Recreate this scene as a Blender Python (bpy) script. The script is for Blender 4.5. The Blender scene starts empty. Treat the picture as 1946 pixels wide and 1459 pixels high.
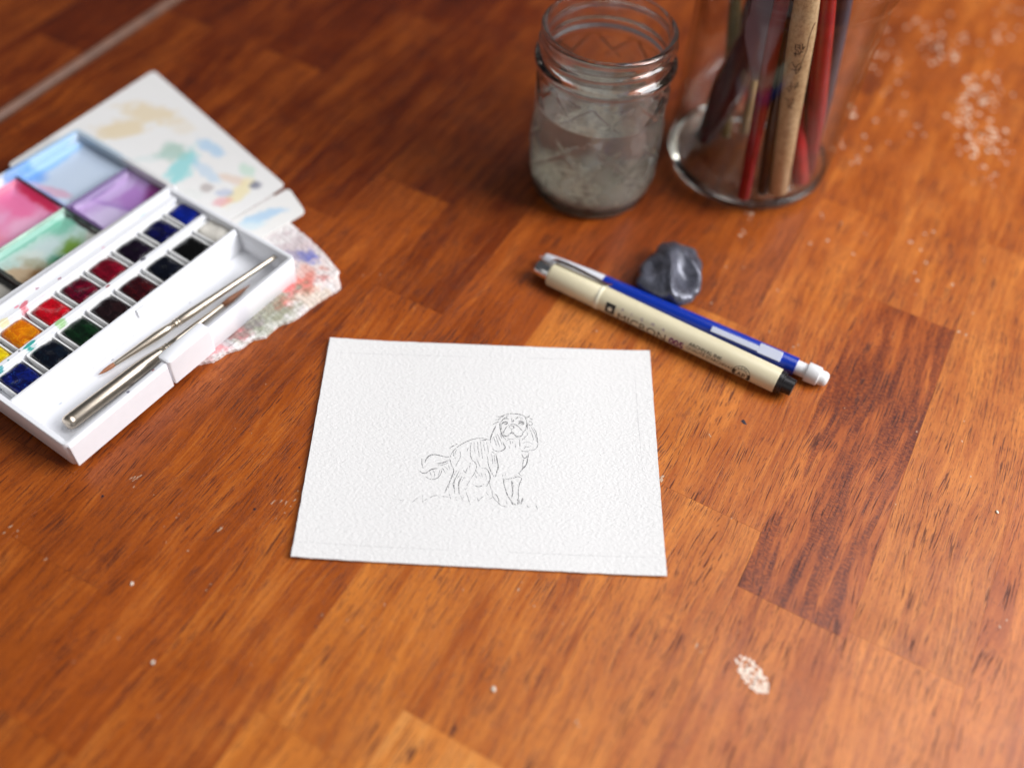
import bpy, bmesh, math, random
from mathutils import Vector, Matrix, noise as mnoise
PI = math.pi
random.seed(7)
sc = bpy.context.scene
C = sc.collection
MM = 0.001
R = math.radians

# ------------------------------------------------------------------ camera
FPX, PITCH, ROLL, CAMH = 1847.3, R(51.656), R(4.179), 340.3      # focal length in pixels of a 1946 px wide picture, mm
F_ = Vector((0, math.cos(PITCH), -math.sin(PITCH)))
R0 = Vector((1, 0, 0)); U0 = R0.cross(F_)
R_ = math.cos(ROLL) * R0 + math.sin(ROLL) * U0
U_ = -math.sin(ROLL) * R0 + math.cos(ROLL) * U0
cd = bpy.data.cameras.new("camera"); cam = bpy.data.objects.new("camera", cd); C.objects.link(cam)
m = Matrix.Identity(4)
for i in range(3):
    m[i][0] = R_[i]; m[i][1] = U_[i]; m[i][2] = -F_[i]
m[2][3] = CAMH * MM
cam.matrix_world = m
cd.sensor_width = 36; cd.lens = 36 * FPX / 1946; cd.clip_start = 0.01; cd.clip_end = 50
cd.dof.use_dof = True; cd.dof.focus_distance = 0.410; cd.dof.aperture_fstop = 2.7
sc.camera = cam

def at(px, py, z=0.0):
    """point of the table-parallel plane at height z (mm) seen at a pixel of the photograph"""
    r = F_ + ((px - 973) / FPX) * R_ - ((py - 729.5) / FPX) * U_
    t = (z - CAMH) / r.z
    return Vector((r.x * t, r.y * t, z))

# ------------------------------------------------------------------ world and lamps
w = bpy.data.worlds.new("World"); sc.world = w; w.use_nodes = True
bg = w.node_tree.nodes["Background"]
bg.inputs[0].default_value = (0.90, 0.92, 1.0, 1); bg.inputs[1].default_value = 0.075

def area(name, loc, target, sx, sy, power, col):
    l = bpy.data.lights.new(name, 'AREA'); l.shape = 'RECTANGLE'; l.size = sx; l.size_y = sy
    l.energy = power; l.color = col
    o = bpy.data.objects.new(name, l); C.objects.link(o); o.location = loc
    o.rotation_euler = (Vector(target) - Vector(loc)).to_track_quat('-Z', 'Y').to_euler()
    return o
area("window_light", (1.35, 0.16, 0.92), (0, 0.3, 0), 0.9, 0.8, 32, (0.985, 0.98, 1.0))
area("overhead_light", (1.05, 0.70, 1.95), (0.1, 0.3, 0), 1.5, 1.3, 25, (0.985, 0.98, 1.0))  # unseen overhead source, placed for the sheen on the wood

area("fill_light", (-0.7, -1.1, 1.0), (0, 0.35, 0), 2.0, 1.2, 4.0, (1.0, 0.97, 0.93))  # added fill behind the camera, brightens reflections in the jar glass
sc.view_settings.view_transform = 'Standard'; sc.view_settings.look = 'None'
sc.view_settings.exposure = 0.12; sc.view_settings.gamma = 1
sc.render.engine = 'CYCLES'
sc.cycles.max_bounces = 14; sc.cycles.transmission_bounces = 12; sc.cycles.transparent_max_bounces = 16
sc.cycles.caustics_refractive = True; sc.cycles.caustics_reflective = True

# ------------------------------------------------------------------ helpers
def tag(o, label=None, cat=None, group=None, kind=None):
    if label: o['label'] = label
    if cat: o['category'] = cat
    if group: o['group'] = group
    if kind: o['kind'] = kind
    return o

def empty(name, loc=(0, 0, 0), rz=0.0, label=None, cat=None, group=None, kind=None):
    o = bpy.data.objects.new(name, None); C.objects.link(o)
    o.location = Vector(loc) * MM; o.rotation_euler = (0, 0, rz); o.empty_display_size = 0.01
    return tag(o, label, cat, group, kind)

def mk(name, verts, faces, mat, parent=None, smooth=False, origin=(0, 0, 0), rot=None, bevel=0, seg=2):
    """verts in mm relative to origin"""
    me = bpy.data.meshes.new(name)
    me.from_pydata([Vector(v) * MM for v in verts], [], faces); me.update()
    if mat: me.materials.append(mat)
    if smooth:
        for p in me.polygons: p.use_smooth = True
    o = bpy.data.objects.new(name, me); C.objects.link(o)
    o.location = Vector(origin) * MM
    if rot: o.rotation_euler = rot
    if parent: o.parent = parent
    if bevel:
        b = o.modifiers.new('bevel', 'BEVEL'); b.width = bevel * MM; b.segments = seg; b.limit_method = 'ANGLE'; b.angle_limit = R(40)
        for p in me.polygons: p.use_smooth = True
        b.harden_normals = True
    return o

def box(V, Fc, x0, x1, y0, y1, z0, z1):
    n = len(V)
    V += [(x0, y0, z0), (x1, y0, z0), (x1, y1, z0), (x0, y1, z0), (x0, y0, z1), (x1, y0, z1), (x1, y1, z1), (x0, y1, z1)]
    Fc += [(n, n+3, n+2, n+1), (n+4, n+5, n+6, n+7), (n, n+1, n+5, n+4), (n+1, n+2, n+6, n+5), (n+2, n+3, n+7, n+6), (n+3, n, n+4, n+7)]

def rrect(x0, x1, y0, y1, r, z, k=5):
    pts = []
    for cx, cy, a in ((x1 - r, y0 + r, -90), (x1 - r, y1 - r, 0), (x0 + r, y1 - r, 90), (x0 + r, y0 + r, 180)):
        for i in range(k + 1):
            t = R(a + 90 * i / k); pts.append((cx + r * math.cos(t), cy + r * math.sin(t), z))
    return pts

def loft(rings, cap0=True, cap1=True):
    V, Fc = [], []
    n = len(rings[0])
    for r_ in rings: V += r_
    for j in range(len(rings) - 1):
        for i in range(n):
            a, b = j * n + i, j * n + (i + 1) % n
            Fc.append((a, b, b + n, a + n))
    if cap0: Fc.append(tuple(range(n - 1, -1, -1)))
    if cap1: Fc.append(tuple(range((len(rings) - 1) * n, len(rings) * n)))
    return V, Fc

def lathe(profile, n=64, rf=None):
    """profile of (r, z); r==0 closes to a pole"""
    V, Fc = [], []; idx = []
    for (r, z) in profile:
        if r < 1e-6: idx.append([len(V)]); V.append((0, 0, z)); continue
        row = []
        for i in range(n):
            t = 2 * PI * i / n; rr = rf(r, z, t) if rf else r
            row.append(len(V)); V.append((rr * math.cos(t), rr * math.sin(t), z))
        idx.append(row)
    for a, b in zip(idx, idx[1:]):
        if len(a) == 1 and len(b) == 1: continue
        for i in range(n):
            j = (i + 1) % n
            if len(a) == 1: Fc.append((a[0], b[j], b[i]))
            elif len(b) == 1: Fc.append((a[i], a[j], b[0]))
            else: Fc.append((a[i], a[j], b[j], b[i]))
    return V, Fc

def rod(name, p0, p1, prof, mat, parent=None, n=28, origin=(0, 0, 0)):
    """lathe of profile [(s, r)] laid from p0 towards p1 (mm, world); s in mm"""
    p0 = Vector(p0); d = (Vector(p1) - p0).normalized()
    V, Fc = lathe([(r, s) for s, r in prof], n)
    q = Vector((0, 0, 1)).rotation_difference(d)
    V = [q @ Vector(v) + p0 - Vector(origin) for v in V]
    return mk(name, V, Fc, mat, parent, smooth=True, origin=(0, 0, 0))

def smooth_by_angle(o, a=35):
    me = o.data
    bm = bmesh.new(); bm.from_mesh(me)
    for e in bm.edges:
        if len(e.link_faces) == 2 and e.calc_face_angle(0) > R(a): e.smooth = False
    for f in bm.faces: f.smooth = True
    bm.to_mesh(me); bm.free()
    return o

# ------------------------------------------------------------------ node helpers
def newmat(name):
    mt = bpy.data.materials.new(name); mt.use_nodes = True
    return mt, mt.node_tree, mt.node_tree.nodes["Principled BSDF"]

def setin(t, sock, v):
    if isinstance(v, bpy.types.NodeSocket): t.links.new(v, sock)
    elif isinstance(v, (tuple, list)) and sock.type == 'RGBA' and len(v) == 3: sock.default_value = (*v, 1)
    else: sock.default_value = v

def N(t, typ, out=0, ins=None, **props):
    n = t.nodes.new(typ)
    for k, v in props.items(): setattr(n, k, v)
    for k, v in (ins or {}).items(): setin(t, n.inputs[k], v)
    return n.outputs[out]

def Mth(t, op, a, b=0.0, c=0.0, clamp=False): return N(t, 'ShaderNodeMath', ins={0: a, 1: b, 2: c}, operation=op, use_clamp=clamp)
def Vm(t, op, a, b=(0, 0, 0), out=0): return N(t, 'ShaderNodeVectorMath', out, {0: a, 1: b}, operation=op)
def Noise(t, vec, scale, detail=3, rough=0.5, dist=0.0, out=0): return N(t, 'ShaderNodeTexNoise', out, {'Vector': vec, 'Scale': scale, 'Detail': detail, 'Roughness': rough, 'Distortion': dist})
def Map(t, v, a, b, c=0.0, d=1.0, smooth=True): return N(t, 'ShaderNodeMapRange', 0, {0: v, 1: a, 2: b, 3: c, 4: d}, interpolation_type='SMOOTHSTEP' if smooth else 'LINEAR')
def Mix(t, f, a, b, mode='MIX'):
    n = t.nodes.new('ShaderNodeMix'); n.data_type = 'RGBA'; n.blend_type = mode
    setin(t, n.inputs[0], f); setin(t, n.inputs[6], a); setin(t, n.inputs[7], b); return n.outputs[2]
def Ramp(t, f, stops):
    n = t.nodes.new('ShaderNodeValToRGB'); cr = n.color_ramp
    while len(cr.elements) < len(stops): cr.elements.new(0.5)
    for e, (p, c) in zip(cr.elements, stops): e.position = p; e.color = (*c, 1)
    t.links.new(f, n.inputs[0]); return n.outputs[0]
def Bump(t, h, strength=0.5, dist=0.001, normal=None):
    ins = {'Height': h, 'Strength': strength, 'Distance': dist}
    if normal is not None: ins['Normal'] = normal
    return N(t, 'ShaderNodeBump', 0, ins)
def ObjMM(t, off=None):
    v = N(t, 'ShaderNodeTexCoord', 3); v = Vm(t, 'MULTIPLY', v, (1000, 1000, 1000))
    return Vm(t, 'ADD', v, off) if off is not None else v
def plain(name, col, rough=0.4, metal=0.0, noise=0.0, scale=2.0, bump=0.0, **kw):
    mt, t, b = newmat(name)
    v = ObjMM(t)
    if noise:
        n = Noise(t, v, scale, 4); f = Map(t, n, .3, .7, 1 - noise, 1 + noise, False)
        c = Mix(t, 1.0, col, N(t, 'ShaderNodeCombineColor', 0, {0: f, 1: f, 2: f}), 'MULTIPLY')
        setin(t, b.inputs['Base Color'], c)
    else: b.inputs['Base Color'].default_value = (*col, 1)
    b.inputs['Roughness'].default_value = rough; b.inputs['Metallic'].default_value = metal
    if bump: setin(t, b.inputs['Normal'], Bump(t, Noise(t, v, scale * 3, 3), bump, 0.0003))
    for k, val in kw.items(): setin(t, b.inputs[k.replace('_', ' ')], val)
    return mt

def blobs(t, vec, base, items, wob=0.25, wscale=0.12):
    """washes of paint: (x, y, rx, ry, angle deg, colour, alpha[, softness]) on a base colour"""
    nz = Noise(t, vec, wscale, 3, out=1)
    nz = Vm(t, 'SUBTRACT', nz, (0.5, 0.5, 0.5))
    col = base
    for it in items:
        x, y, rx, ry, a, c, al = it[:7]; soft = it[7] if len(it) > 7 else 0.25
        p = N(t, 'ShaderNodeMapping', 0, {0: vec, 1: (x, y, 0), 2: (0, 0, R(a)), 3: (rx, ry, 1)}, vector_type='TEXTURE')
        p = Vm(t, 'ADD', p, Vm(t, 'MULTIPLY', nz, (wob * 4, wob * 4, 0)))
        p = Vm(t, 'MULTIPLY', p, (1, 1, 0))
        d = Vm(t, 'LENGTH', p, out=1)
        f = Map(t, d, 1 + soft, 1 - soft, 0, al)
        col = Mix(t, f, col, c)
    return col

# ------------------------------------------------------------------ materials
def wood_material():
    mt, t, b = newmat("stained wood")
    info = t.nodes.new('ShaderNodeObjectInfo')
    rnd = Mth(t, 'MULTIPLY', info.outputs['Random'], 4000)
    off = N(t, 'ShaderNodeCombineXYZ', 0, {0: rnd, 1: Mth(t, 'MULTIPLY', rnd, 0.37), 2: 0})
    v = Vm(t, 'ADD', ObjMM(t), off)
    sp = N(t, 'ShaderNodeSeparateColor', 0, {0: info.outputs['Color']}).node
    tone, red = sp.outputs[0], sp.outputs[1]; fig = sp.outputs[2]
    # grain wanders a little sideways
    wv = Noise(t, Vm(t, 'MULTIPLY', v, (0.03, 0.006, 1)), 1, 2)
    vx = Vm(t, 'ADD', v, N(t, 'ShaderNodeCombineXYZ', 0, {0: Mth(t, 'MULTIPLY', Mth(t, 'SUBTRACT', wv, .5), 22)}))
    broad = Noise(t, Vm(t, 'MULTIPLY', vx, (0.09, 0.008, 1)), 1, 4, .6)
    mid = Noise(t, Vm(t, 'MULTIPLY', vx, (0.42, 0.022, 1)), 1, 4, .6)
    fine = Noise(t, Vm(t, 'MULTIPLY', vx, (1.6, 0.06, 1)), 1, 3, .6)
    gran = Noise(t, Vm(t, 'MULTIPLY', v, (1.1, 0.75, 1)), 1, 3, .7)
    cloud = Noise(t, Vm(t, 'MULTIPLY', v, (0.05, 0.03, 1)), 1, 3, .6)
    f = Mth(t, 'ADD', tone, Mth(t, 'MULTIPLY', Mth(t, 'SUBTRACT', broad, .5), .42))
    f = Mth(t, 'ADD', f, Mth(t, 'MULTIPLY', Mth(t, 'SUBTRACT', mid, .5), .40))
    f = Mth(t, 'ADD', f, Mth(t, 'MULTIPLY', Mth(t, 'SUBTRACT', fine, .5), .26))
    f = Mth(t, 'ADD', f, Mth(t, 'MULTIPLY', Mth(t, 'SUBTRACT', gran, .5), .16))
    f = Mth(t, 'ADD', f, Mth(t, 'MULTIPLY', Mth(t, 'SUBTRACT', cloud, .5), .22))
    # curly figure: dark bands with crosswise granules
    fb = Map(t, Noise(t, Vm(t, 'MULTIPLY', vx, (0.13, 0.016, 1)), 1, 3, .6), .42, .56)
    fg = Map(t, Noise(t, Vm(t, 'MULTIPLY', v, (0.55, 1.15, 1)), 1, 2, .5), .35, .62, .35, 1)
    f = Mth(t, 'SUBTRACT', f, Mth(t, 'MULTIPLY', Mth(t, 'MULTIPLY', fb, fg), Mth(t, 'MULTIPLY', fig, .28)))
    col = Ramp(t, f, [(0.0, (.030, .0030, .0006)), (.22, (.135, .0195, .0020)), (.48, (.365, .085, .0095)), (.70, (.62, .205, .032)), (1.0, (.84, .41, .115))])
    col = Mix(t, Mth(t, 'MULTIPLY', red, .4), col, Mix(t, 1.0, col, (1.0, .66, .8), 'MULTIPLY'))
    # open pores: short dark dashes along the grain
    pn = Noise(t, Vm(t, 'MULTIPLY', vx, (2.0, 0.062, 1)), 1, 2.0, .55)
    dens = Noise(t, Vm(t, 'MULTIPLY', v, (0.06, 0.02, 1)), 1, 2)
    thr = Map(t, dens, .3, .7, .62, .55, False)
    pore = Map(t, Mth(t, 'SUBTRACT', pn, thr), 0, .05, 0, 1)
    pn2 = Noise(t, Vm(t, 'MULTIPLY', vx, (2.9, 0.22, 1)), 1, 1, .5)
    pore2 = Map(t, Mth(t, 'SUBTRACT', pn2, Mth(t, 'ADD', thr, .02)), 0, .06, 0, .6)
    pore = Mth(t, 'MAXIMUM', pore, pore2)
    col = Mix(t, Mth(t, 'MULTIPLY', pore, .85), col, Mix(t, 1.0, col, (.17, .10, .14), 'MULTIPLY'))
    setin(t, b.inputs['Base Color'], col)
    sm = Noise(t, Vm(t, 'MULTIPLY', v, (0.03, 0.03, 1)), 1, 4, .65)
    setin(t, b.inputs['Roughness'], Mth(t, 'ADD', Map(t, sm, .3, .7, .30, .42, False), Mth(t, 'MULTIPLY', pore, .25)))
    b.inputs['Specular IOR Level'].default_value = 0.38
    h = Mth(t, 'ADD', Mth(t, 'MULTIPLY', pore, -1.0), Mth(t, 'MULTIPLY', fine, .45))
    h = Mth(t, 'ADD', h, Mth(t, 'MULTIPLY', gran, .25))
    setin(t, b.inputs['Normal'], Bump(t, h, .28, .00022))
    return mt
WOOD = wood_material()

def paper_material(name, base=(.79, .78, .765), items=None, grain=True, off=None, strength=1.0):
    mt, t, b = newmat(name)
    v = ObjMM(t, off)
    col = blobs(t, v, base, [it[:6] + (it[6] * .88, .4) for it in items], .42, .16) if items else base
    setin(t, b.inputs['Base Color'], col)
    b.inputs['Roughness'].default_value = .9; b.inputs['Specular IOR Level'].default_value = .15
    if grain:
        vd = Vm(t, 'ADD', v, Vm(t, 'MULTIPLY', Noise(t, v, .35, 2, out=1), (1.5, 1.5, 0)))
        rv = N(t, 'ShaderNodeMapping', 0, {0: vd, 2: (0, 0, R(-32)), 3: (.62, 1.15, 1)})
        a = Noise(t, rv, 1.15, 3, .62)
        c = N(t, 'ShaderNodeTexVoronoi', 0, {'Vector': rv, 'Scale': 1.0}, feature='SMOOTH_F1')
        h = Mth(t, 'ADD', Mth(t, 'MULTIPLY', a, 1.0), Mth(t, 'MULTIPLY', c, .35))
        setin(t, b.inputs['Normal'], Bump(t, h, .7 * strength, .0005))
    return mt

PLASTIC = plain("white glossy plastic", (.86, .87, .90), .32, noise=.015, scale=.2)
def white_plastic_stained(name, items, off=None):
    mt, t, b = newmat(name); v = ObjMM(t, off)
    setin(t, b.inputs['Base Color'], blobs(t, v, (.86, .87, .90), items, .25, .6))
    b.inputs['Roughness'].default_value = .33
    return mt
SILVER = plain("nickel plated metal", (.62, .54, .44), .34, 1.0, noise=.05, scale=.4)
CHROME = plain("chrome", (.80, .80, .80), .15, 1.0)
CREAM = plain("cream pen barrel", (.70, .63, .43), .33, noise=.015, scale=.3)
CREAM2 = plain("pale cream ring", (.80, .76, .58), .35)
BLACKP = plain("black plastic", (.012, .010, .011), .35)
BLUEP = plain("blue plastic", (.002, .028, .33), .28, noise=.04, scale=.2)
WHITEP = plain("white soft plastic", (.82, .82, .82), .42)
ERASERW = plain("white vinyl eraser", (.83, .83, .82), .6, noise=.02, scale=1.0)
INK = plain("black print", (.02, .018, .016), .5)
INKP = plain("purple print", (.16, .02, .13), .5)
INKV = plain("violet print", (.20, .08, .26), .5)

# ------------------------------------------------------------------ table
TA = -0.449
ca, sa = math.cos(TA), math.sin(TA)
table = empty("table", (0, 0, 0), TA, "reddish brown wooden table top of glued staves under everything", "table")
def plank(u0, u1, v0, v1, tone, red, fig):
    g, bv = 0.03, .02
    if u1 <= -453 and u1 > -455: u1 -= 1
    x0, x1, y0, y1 = -(u1 - u0) / 2 + g, (u1 - u0) / 2 - g, -(v1 - v0) / 2 + g, (v1 - v0) / 2 - g
    V, Fc = loft([[(x0, y0, -20), (x1, y0, -20), (x1, y1, -20), (x0, y1, -20)],
                  [(x0, y0, -bv), (x1, y0, -bv), (x1, y1, -bv), (x0, y1, -bv)],
                  [(x0 + bv, y0 + bv, 0), (x1 - bv, y0 + bv, 0), (x1 - bv, y1 - bv, 0), (x0 + bv, y1 - bv, 0)]])
    o = mk("plank", V, Fc, WOOD, table, origin=((u0 + u1) / 2, (v0 + v1) / 2, 0))
    tone = .445 + (tone - .43) * (.42 if u1 < -100 else .55) + (.10 if u1 > -100 else .065) * max(0, min(1, 1.1 - (max(v0, 0) + v1) / 640))  # staves paler towards the front: light gradient put into their tone
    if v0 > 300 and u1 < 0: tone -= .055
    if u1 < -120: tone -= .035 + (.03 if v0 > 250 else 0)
    if u1 < -250: tone -= .05  # far and left staves darkened: fading light painted into the tone
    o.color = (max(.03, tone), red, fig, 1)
UB = [-712, -669, -625, -583, -540, -497, -454, -444, -408, -367, -326, -284, -247, -202, -165, -123, -79, -37, 6.5, 50, 94, 138, 182, 226, 270, 314]
V0, V1 = -260, 1050
# column start -> list of (v end, tone, red, figure); the last end is V1
known = {
    -497: [(60, .20, .3, 0), (330, .15, .2, 0), (V1, .18, .2, 0)],
    -408: [(250, .32, .3, 0), (520, .26, .3, .2), (V1, .22, .2, 0)],
    -367: [(140, .36, .4, 0), (390, .28, .3, 0), (640, .22, .3, 0), (V1, .3, .2, 0)],
    -326: [(230, .38, .3, 0), (470, .31, .2, .2), (V1, .24, .2, 0)],
    -284: [(110, .36, .3, 0), (290, .36, .4, .1), (520, .12, .3, 0), (V1, .3, .1, 0)],
    -247: [(76.7, .36, .3, 0), (330, .38, .4, .1), (560, .34, .1, 0), (V1, .4, .1, 0)],
    -202: [(26.7, .42, .2, 0), (262, .44, .5, 0), (470, .30, .3, .1), (V1, .44, .1, 0)],
    -165: [(150, .50, .3, 0), (372, .41, .6, 0), (600, .36, .2, 0), (V1, .42, .1, 0)],
    -123: [(70, .55, .1, 0), (308, .62, .1, 0), (505, .36, .6, 0), (V1, .44, .1, 0)],
    -79: [(95.5, .74, .1, 0), (330, .56, .1, 0), (545, .50, .2, 0), (V1, .42, .1, 0)],
    -37: [(20, .60, .1, 0), (228, .58, .1, 0), (440, .60, .3, 0), (640, .47, .1, 0), (V1, .46, .1, 0)],
    6.5: [(0, .62, .1, 0), (200.6, .52, .3, .2), (380.4, .49, .5, 1.0), (590, .55, .1, 0), (V1, .50, .1, 0)],
    50: [(30, .6, .2, 0), (204.3, .58, .3, 0), (452, .62, 0, 0), (660, .54, .1, .1), (V1, .48, .1, 0)],
    94: [(110, .60, .3, 0), (325, .56, .45, 0), (560, .55, .3, .2), (V1, .5, .1, 0)],
    138: [(180, .62, .3, 0), (400, .6, .2, 0), (V1, .5, .2, 0)],
}
rr = random.Random(3)
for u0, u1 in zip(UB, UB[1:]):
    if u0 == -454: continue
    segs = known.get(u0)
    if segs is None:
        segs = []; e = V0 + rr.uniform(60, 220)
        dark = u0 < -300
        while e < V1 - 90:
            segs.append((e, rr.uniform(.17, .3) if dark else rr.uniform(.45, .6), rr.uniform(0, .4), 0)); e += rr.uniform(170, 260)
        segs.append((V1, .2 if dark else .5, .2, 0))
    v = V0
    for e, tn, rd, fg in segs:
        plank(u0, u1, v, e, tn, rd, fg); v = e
# the joint between the two leaves of the table: rounded edges, reflected light put into their paler colour
JW = plain("leaf edge with painted sheen", (.15, .062, .032), .5, noise=.25, scale=.08)
V, Fc = [], []
prof = [(-454, -.2), (-452.6, -.05), (-450.9, -1.2), (-449.9, -2.6), (-448.3, -2.6), (-447.0, -1.2), (-445.4, -.05), (-444, -.2)]
for k, (u, z) in enumerate(prof): V += [(u + .02, V0, z), (u + .02, V1, z)]
for k in range(len(prof) - 1): Fc.append((2*k, 2*k+2, 2*k+3, 2*k+1))
V += [(-454, V0, -20), (-454, V1, -20), (-444, V0, -20), (-444, V1, -20)]; n = len(prof) * 2
Fc += [(n, n+2, n-2, 0), (1, n-1, n+3, n+1), (n, n+1, n+3, n+2)]
mk("leaf_joint", V, Fc, JW, table)
V, Fc = [], []; box(V, Fc, -712, 314, V0, V1, -32, -20.5)
mk("underside_board", V, Fc, plain("dark wood underside", (.05, .012, .005), .7), table)

# worn spots and flecks where the finish is chipped away
def flake(V, Fc, c, r, asp=1.0, ang=0.0, z=.02, n=9, h=.06):
    k = len(V); V.append((c[0], c[1], z + h))
    for i in range(n):
        t = 2 * PI * i / n; q = r * random.uniform(.55, 1.15)
        x, y = q * math.cos(t) * asp, q * math.sin(t)
        V.append((c[0] + x * math.cos(ang) - y * math.sin(ang), c[1] + x * math.sin(ang) + y * math.cos(ang), z))
    for i in range(n): Fc.append((k, k + 1 + i, k + 1 + (i + 1) % n))
CHIP = plain("bare pale wood chip", (.50, .34, .23), .6, noise=.2, scale=1.5)
ginv = -TA
def tv(px, py):
    p = at(px, py); return (p.x * ca + p.y * sa, -p.x * sa + p.y * ca)
V, Fc = [], []
chips = [(1810,541,2.2),(1822,630,2),(1836,636,1.3),(1849,595,1.3),(1380,508,1.2),(1352,576,.9),(1478,551,1.0),(1413,508,.9),(1150,600,.7),(1145,622,.8),(1134,629,.8),(1184,615,.9),
    (1447,574,.7),(1462,630,.8),(1508,659,1.0),(1517,655,.7),(1832,800,.9),(1828,838,.8),(1845,905,.8),(1348,826,.7),(1350,829,.9),(1390,985,.6),(1605,775,.7),(1572,1058,.6),(1702,958,.6),(1742,820,.8),
    (722,522,.8),(690,524,.7),(788,586,.7),(700,576,.6),(668,583,.5),(254,925,.9),(420,721,.8),(505,730,.9),(447,814,.7),(478,823,.6),(500,862,.6),(357,1046,1.0),(357,895,.5),(340,976,.8),(335,983,.7),
    (292,940,.5),(312,1000,.6),(316,1030,.6),(225,1212,1.2),(140,1257,.8),(400,1110,.7),(392,1121,.6),(477,1262,.7),(526,1215,.6),(301,1361,.7),(558,1357,.8),(612,1168,.8),(660,1178,.8),(688,1190,.7),(880,1120,.9),(985,1120,1.0),(992,1106,.6),(1015,1151,.6),
    (731,1148,.9),(1096,1370,1.1),(1100,1378,.8),(1324,1226,1.1),(1332,1238,.6),(1070,1184,.5),(8,1012,1.0),(34,1008,1.2),(32,1019,.7),(20,1000,1.3),(87,1062,1.2),(560,950,1.1),(552,962,.8),(541,974,.8),(524,985,.7),(566,933,.8),
    (1257,912,2.0),(1259,905,1.4),(1900,1190,1.2),(1913,1178,1.0),(1745,910,.6),(1605,600,.5),(1695,640,.5),(1740,560,.8)]
for x, y, s in chips:
    flake(V, Fc, tv(x, y), s * (.29 if x < 800 else .40), random.uniform(1, 2.6), random.uniform(1.1, 2.0))
for x, y in ((252, 908), (530, 952), (408, 1008)):      # long scratches
    for k in range(5): flake(V, Fc, tv(x + random.uniform(-14, 14), y + random.uniform(-5, 5)), .22, 5, random.uniform(1.2, 1.9), n=7)
mk("worn_finish_chips", V, Fc, CHIP, table)['kind'] = 'stuff'; V, Fc = [], []
# the worn oval near the front edge
for k in range(460):
    t = random.random() * 2 * PI; q = math.sqrt(random.random())
    cx, cy = 1430 + 44 * q * math.cos(t), 1282 + 19 * q * math.sin(t)
    a = R(52); dx, dy = cx - 1430, cy - 1282
    x, y = 1430 + dx * math.cos(a) - dy * math.sin(a), 1282 + dx * math.sin(a) + dy * math.cos(a)
    if mnoise.noise(Vector((x * .17, y * .22, 0))) < -.06 and y < 1304 or random.random() < .12: continue
    flake(V, Fc, tv(x, y), random.uniform(.2, .55), random.uniform(1, 1.8), random.uniform(0, PI), n=7)
mk("worn_patch", V, Fc, plain("bare scuffed wood", (.86, .72, .60), .6, noise=.2, scale=1.5), table)['kind'] = 'stuff'; V, Fc = [], []
# the crowd of chips at the far right, highlights painted into their paler colour
for cx, cy, sx, sy, n_, s in ((1845,195,48,70,46,1.5),(1865,260,50,55,40,1.4),(1760,70,70,60,22,1.3),(1690,120,40,70,16,1.3),(1800,95,40,30,16,1.6),(1720,240,50,30,14,1.0),(1900,140,30,90,20,1.2),(1615,210,8,10,3,2.4),(1590,270,16,14,5,1.0),(1625,305,16,12,4,1.0),(1660,110,20,30,10,1.6),(1905,40,30,40,10,1.2),(1880,330,40,30,12,.8),(1560,440,60,40,6,.8),(1750,480,90,50,9,.8),(1425,408,10,8,4,1.0),(1410,440,10,10,3,.8)):
    for k in range(n_):
        flake(V, Fc, tv(random.gauss(cx, sx * .55), random.gauss(cy, sy * .55)), s * random.uniform(.4, 1.0), random.uniform(1, 1.7), random.uniform(0, PI))
mk("worn_finish_chips", V, Fc, plain("bare wood with painted glints", (.66, .50, .37), .5, noise=.2, scale=1.5), table)['kind'] = 'stuff'
V, Fc = [], []
for x, y, s in ((195,942,.75),(483,967,.65),(569,888,.5),(600,1190,.45),(123,860,.4),(462,713,.4),(1413,800,1.0),(1415,804,.9)):
    flake(V, Fc, tv(x, y), s, 1.1, 0, n=10, h=.12)
mk("ink_specks", V, Fc, plain("dark paint specks", (.012, .008, .02), .4), table)['kind'] = 'stuff'

# loose crumbs
CR = plain("pale crumb", (.82, .76, .64), .8)
for (x, y, s, lab) in ((1895, 973, 1.0, "tiny white crumb alone on the table near the right edge"),
                       (938, 1309, 1.15, "white crumb on the wood below the card"),
                       (251, 1109, 1.0, "pale crumb on the wood at the lower left, largest there"),
                       (291, 1258, .9, "small whitish crumb near the bottom left corner")):
    p = at(x, y); V, Fc = [], []
    bm = bmesh.new(); bmesh.ops.create_icosphere(bm, subdivisions=2, radius=s * .62)
    for v_ in bm.verts:
        v_.co *= 1 + .35 * mnoise.noise(v_.co * 1.3 + Vector((x, 0, 0))); v_.co.y *= 1.4; v_.co.z = max(v_.co.z * .6, -.25)
    V = [tuple(v_.co + Vector((0, 0, .25))) for v_ in bm.verts]; Fc = [tuple(q.index for q in f.verts) for f in bm.faces]; bm.free()
    tag(mk("crumb", V, Fc, CR, smooth=True, origin=p), lab, "crumb", "crumbs lying on the table")

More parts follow.
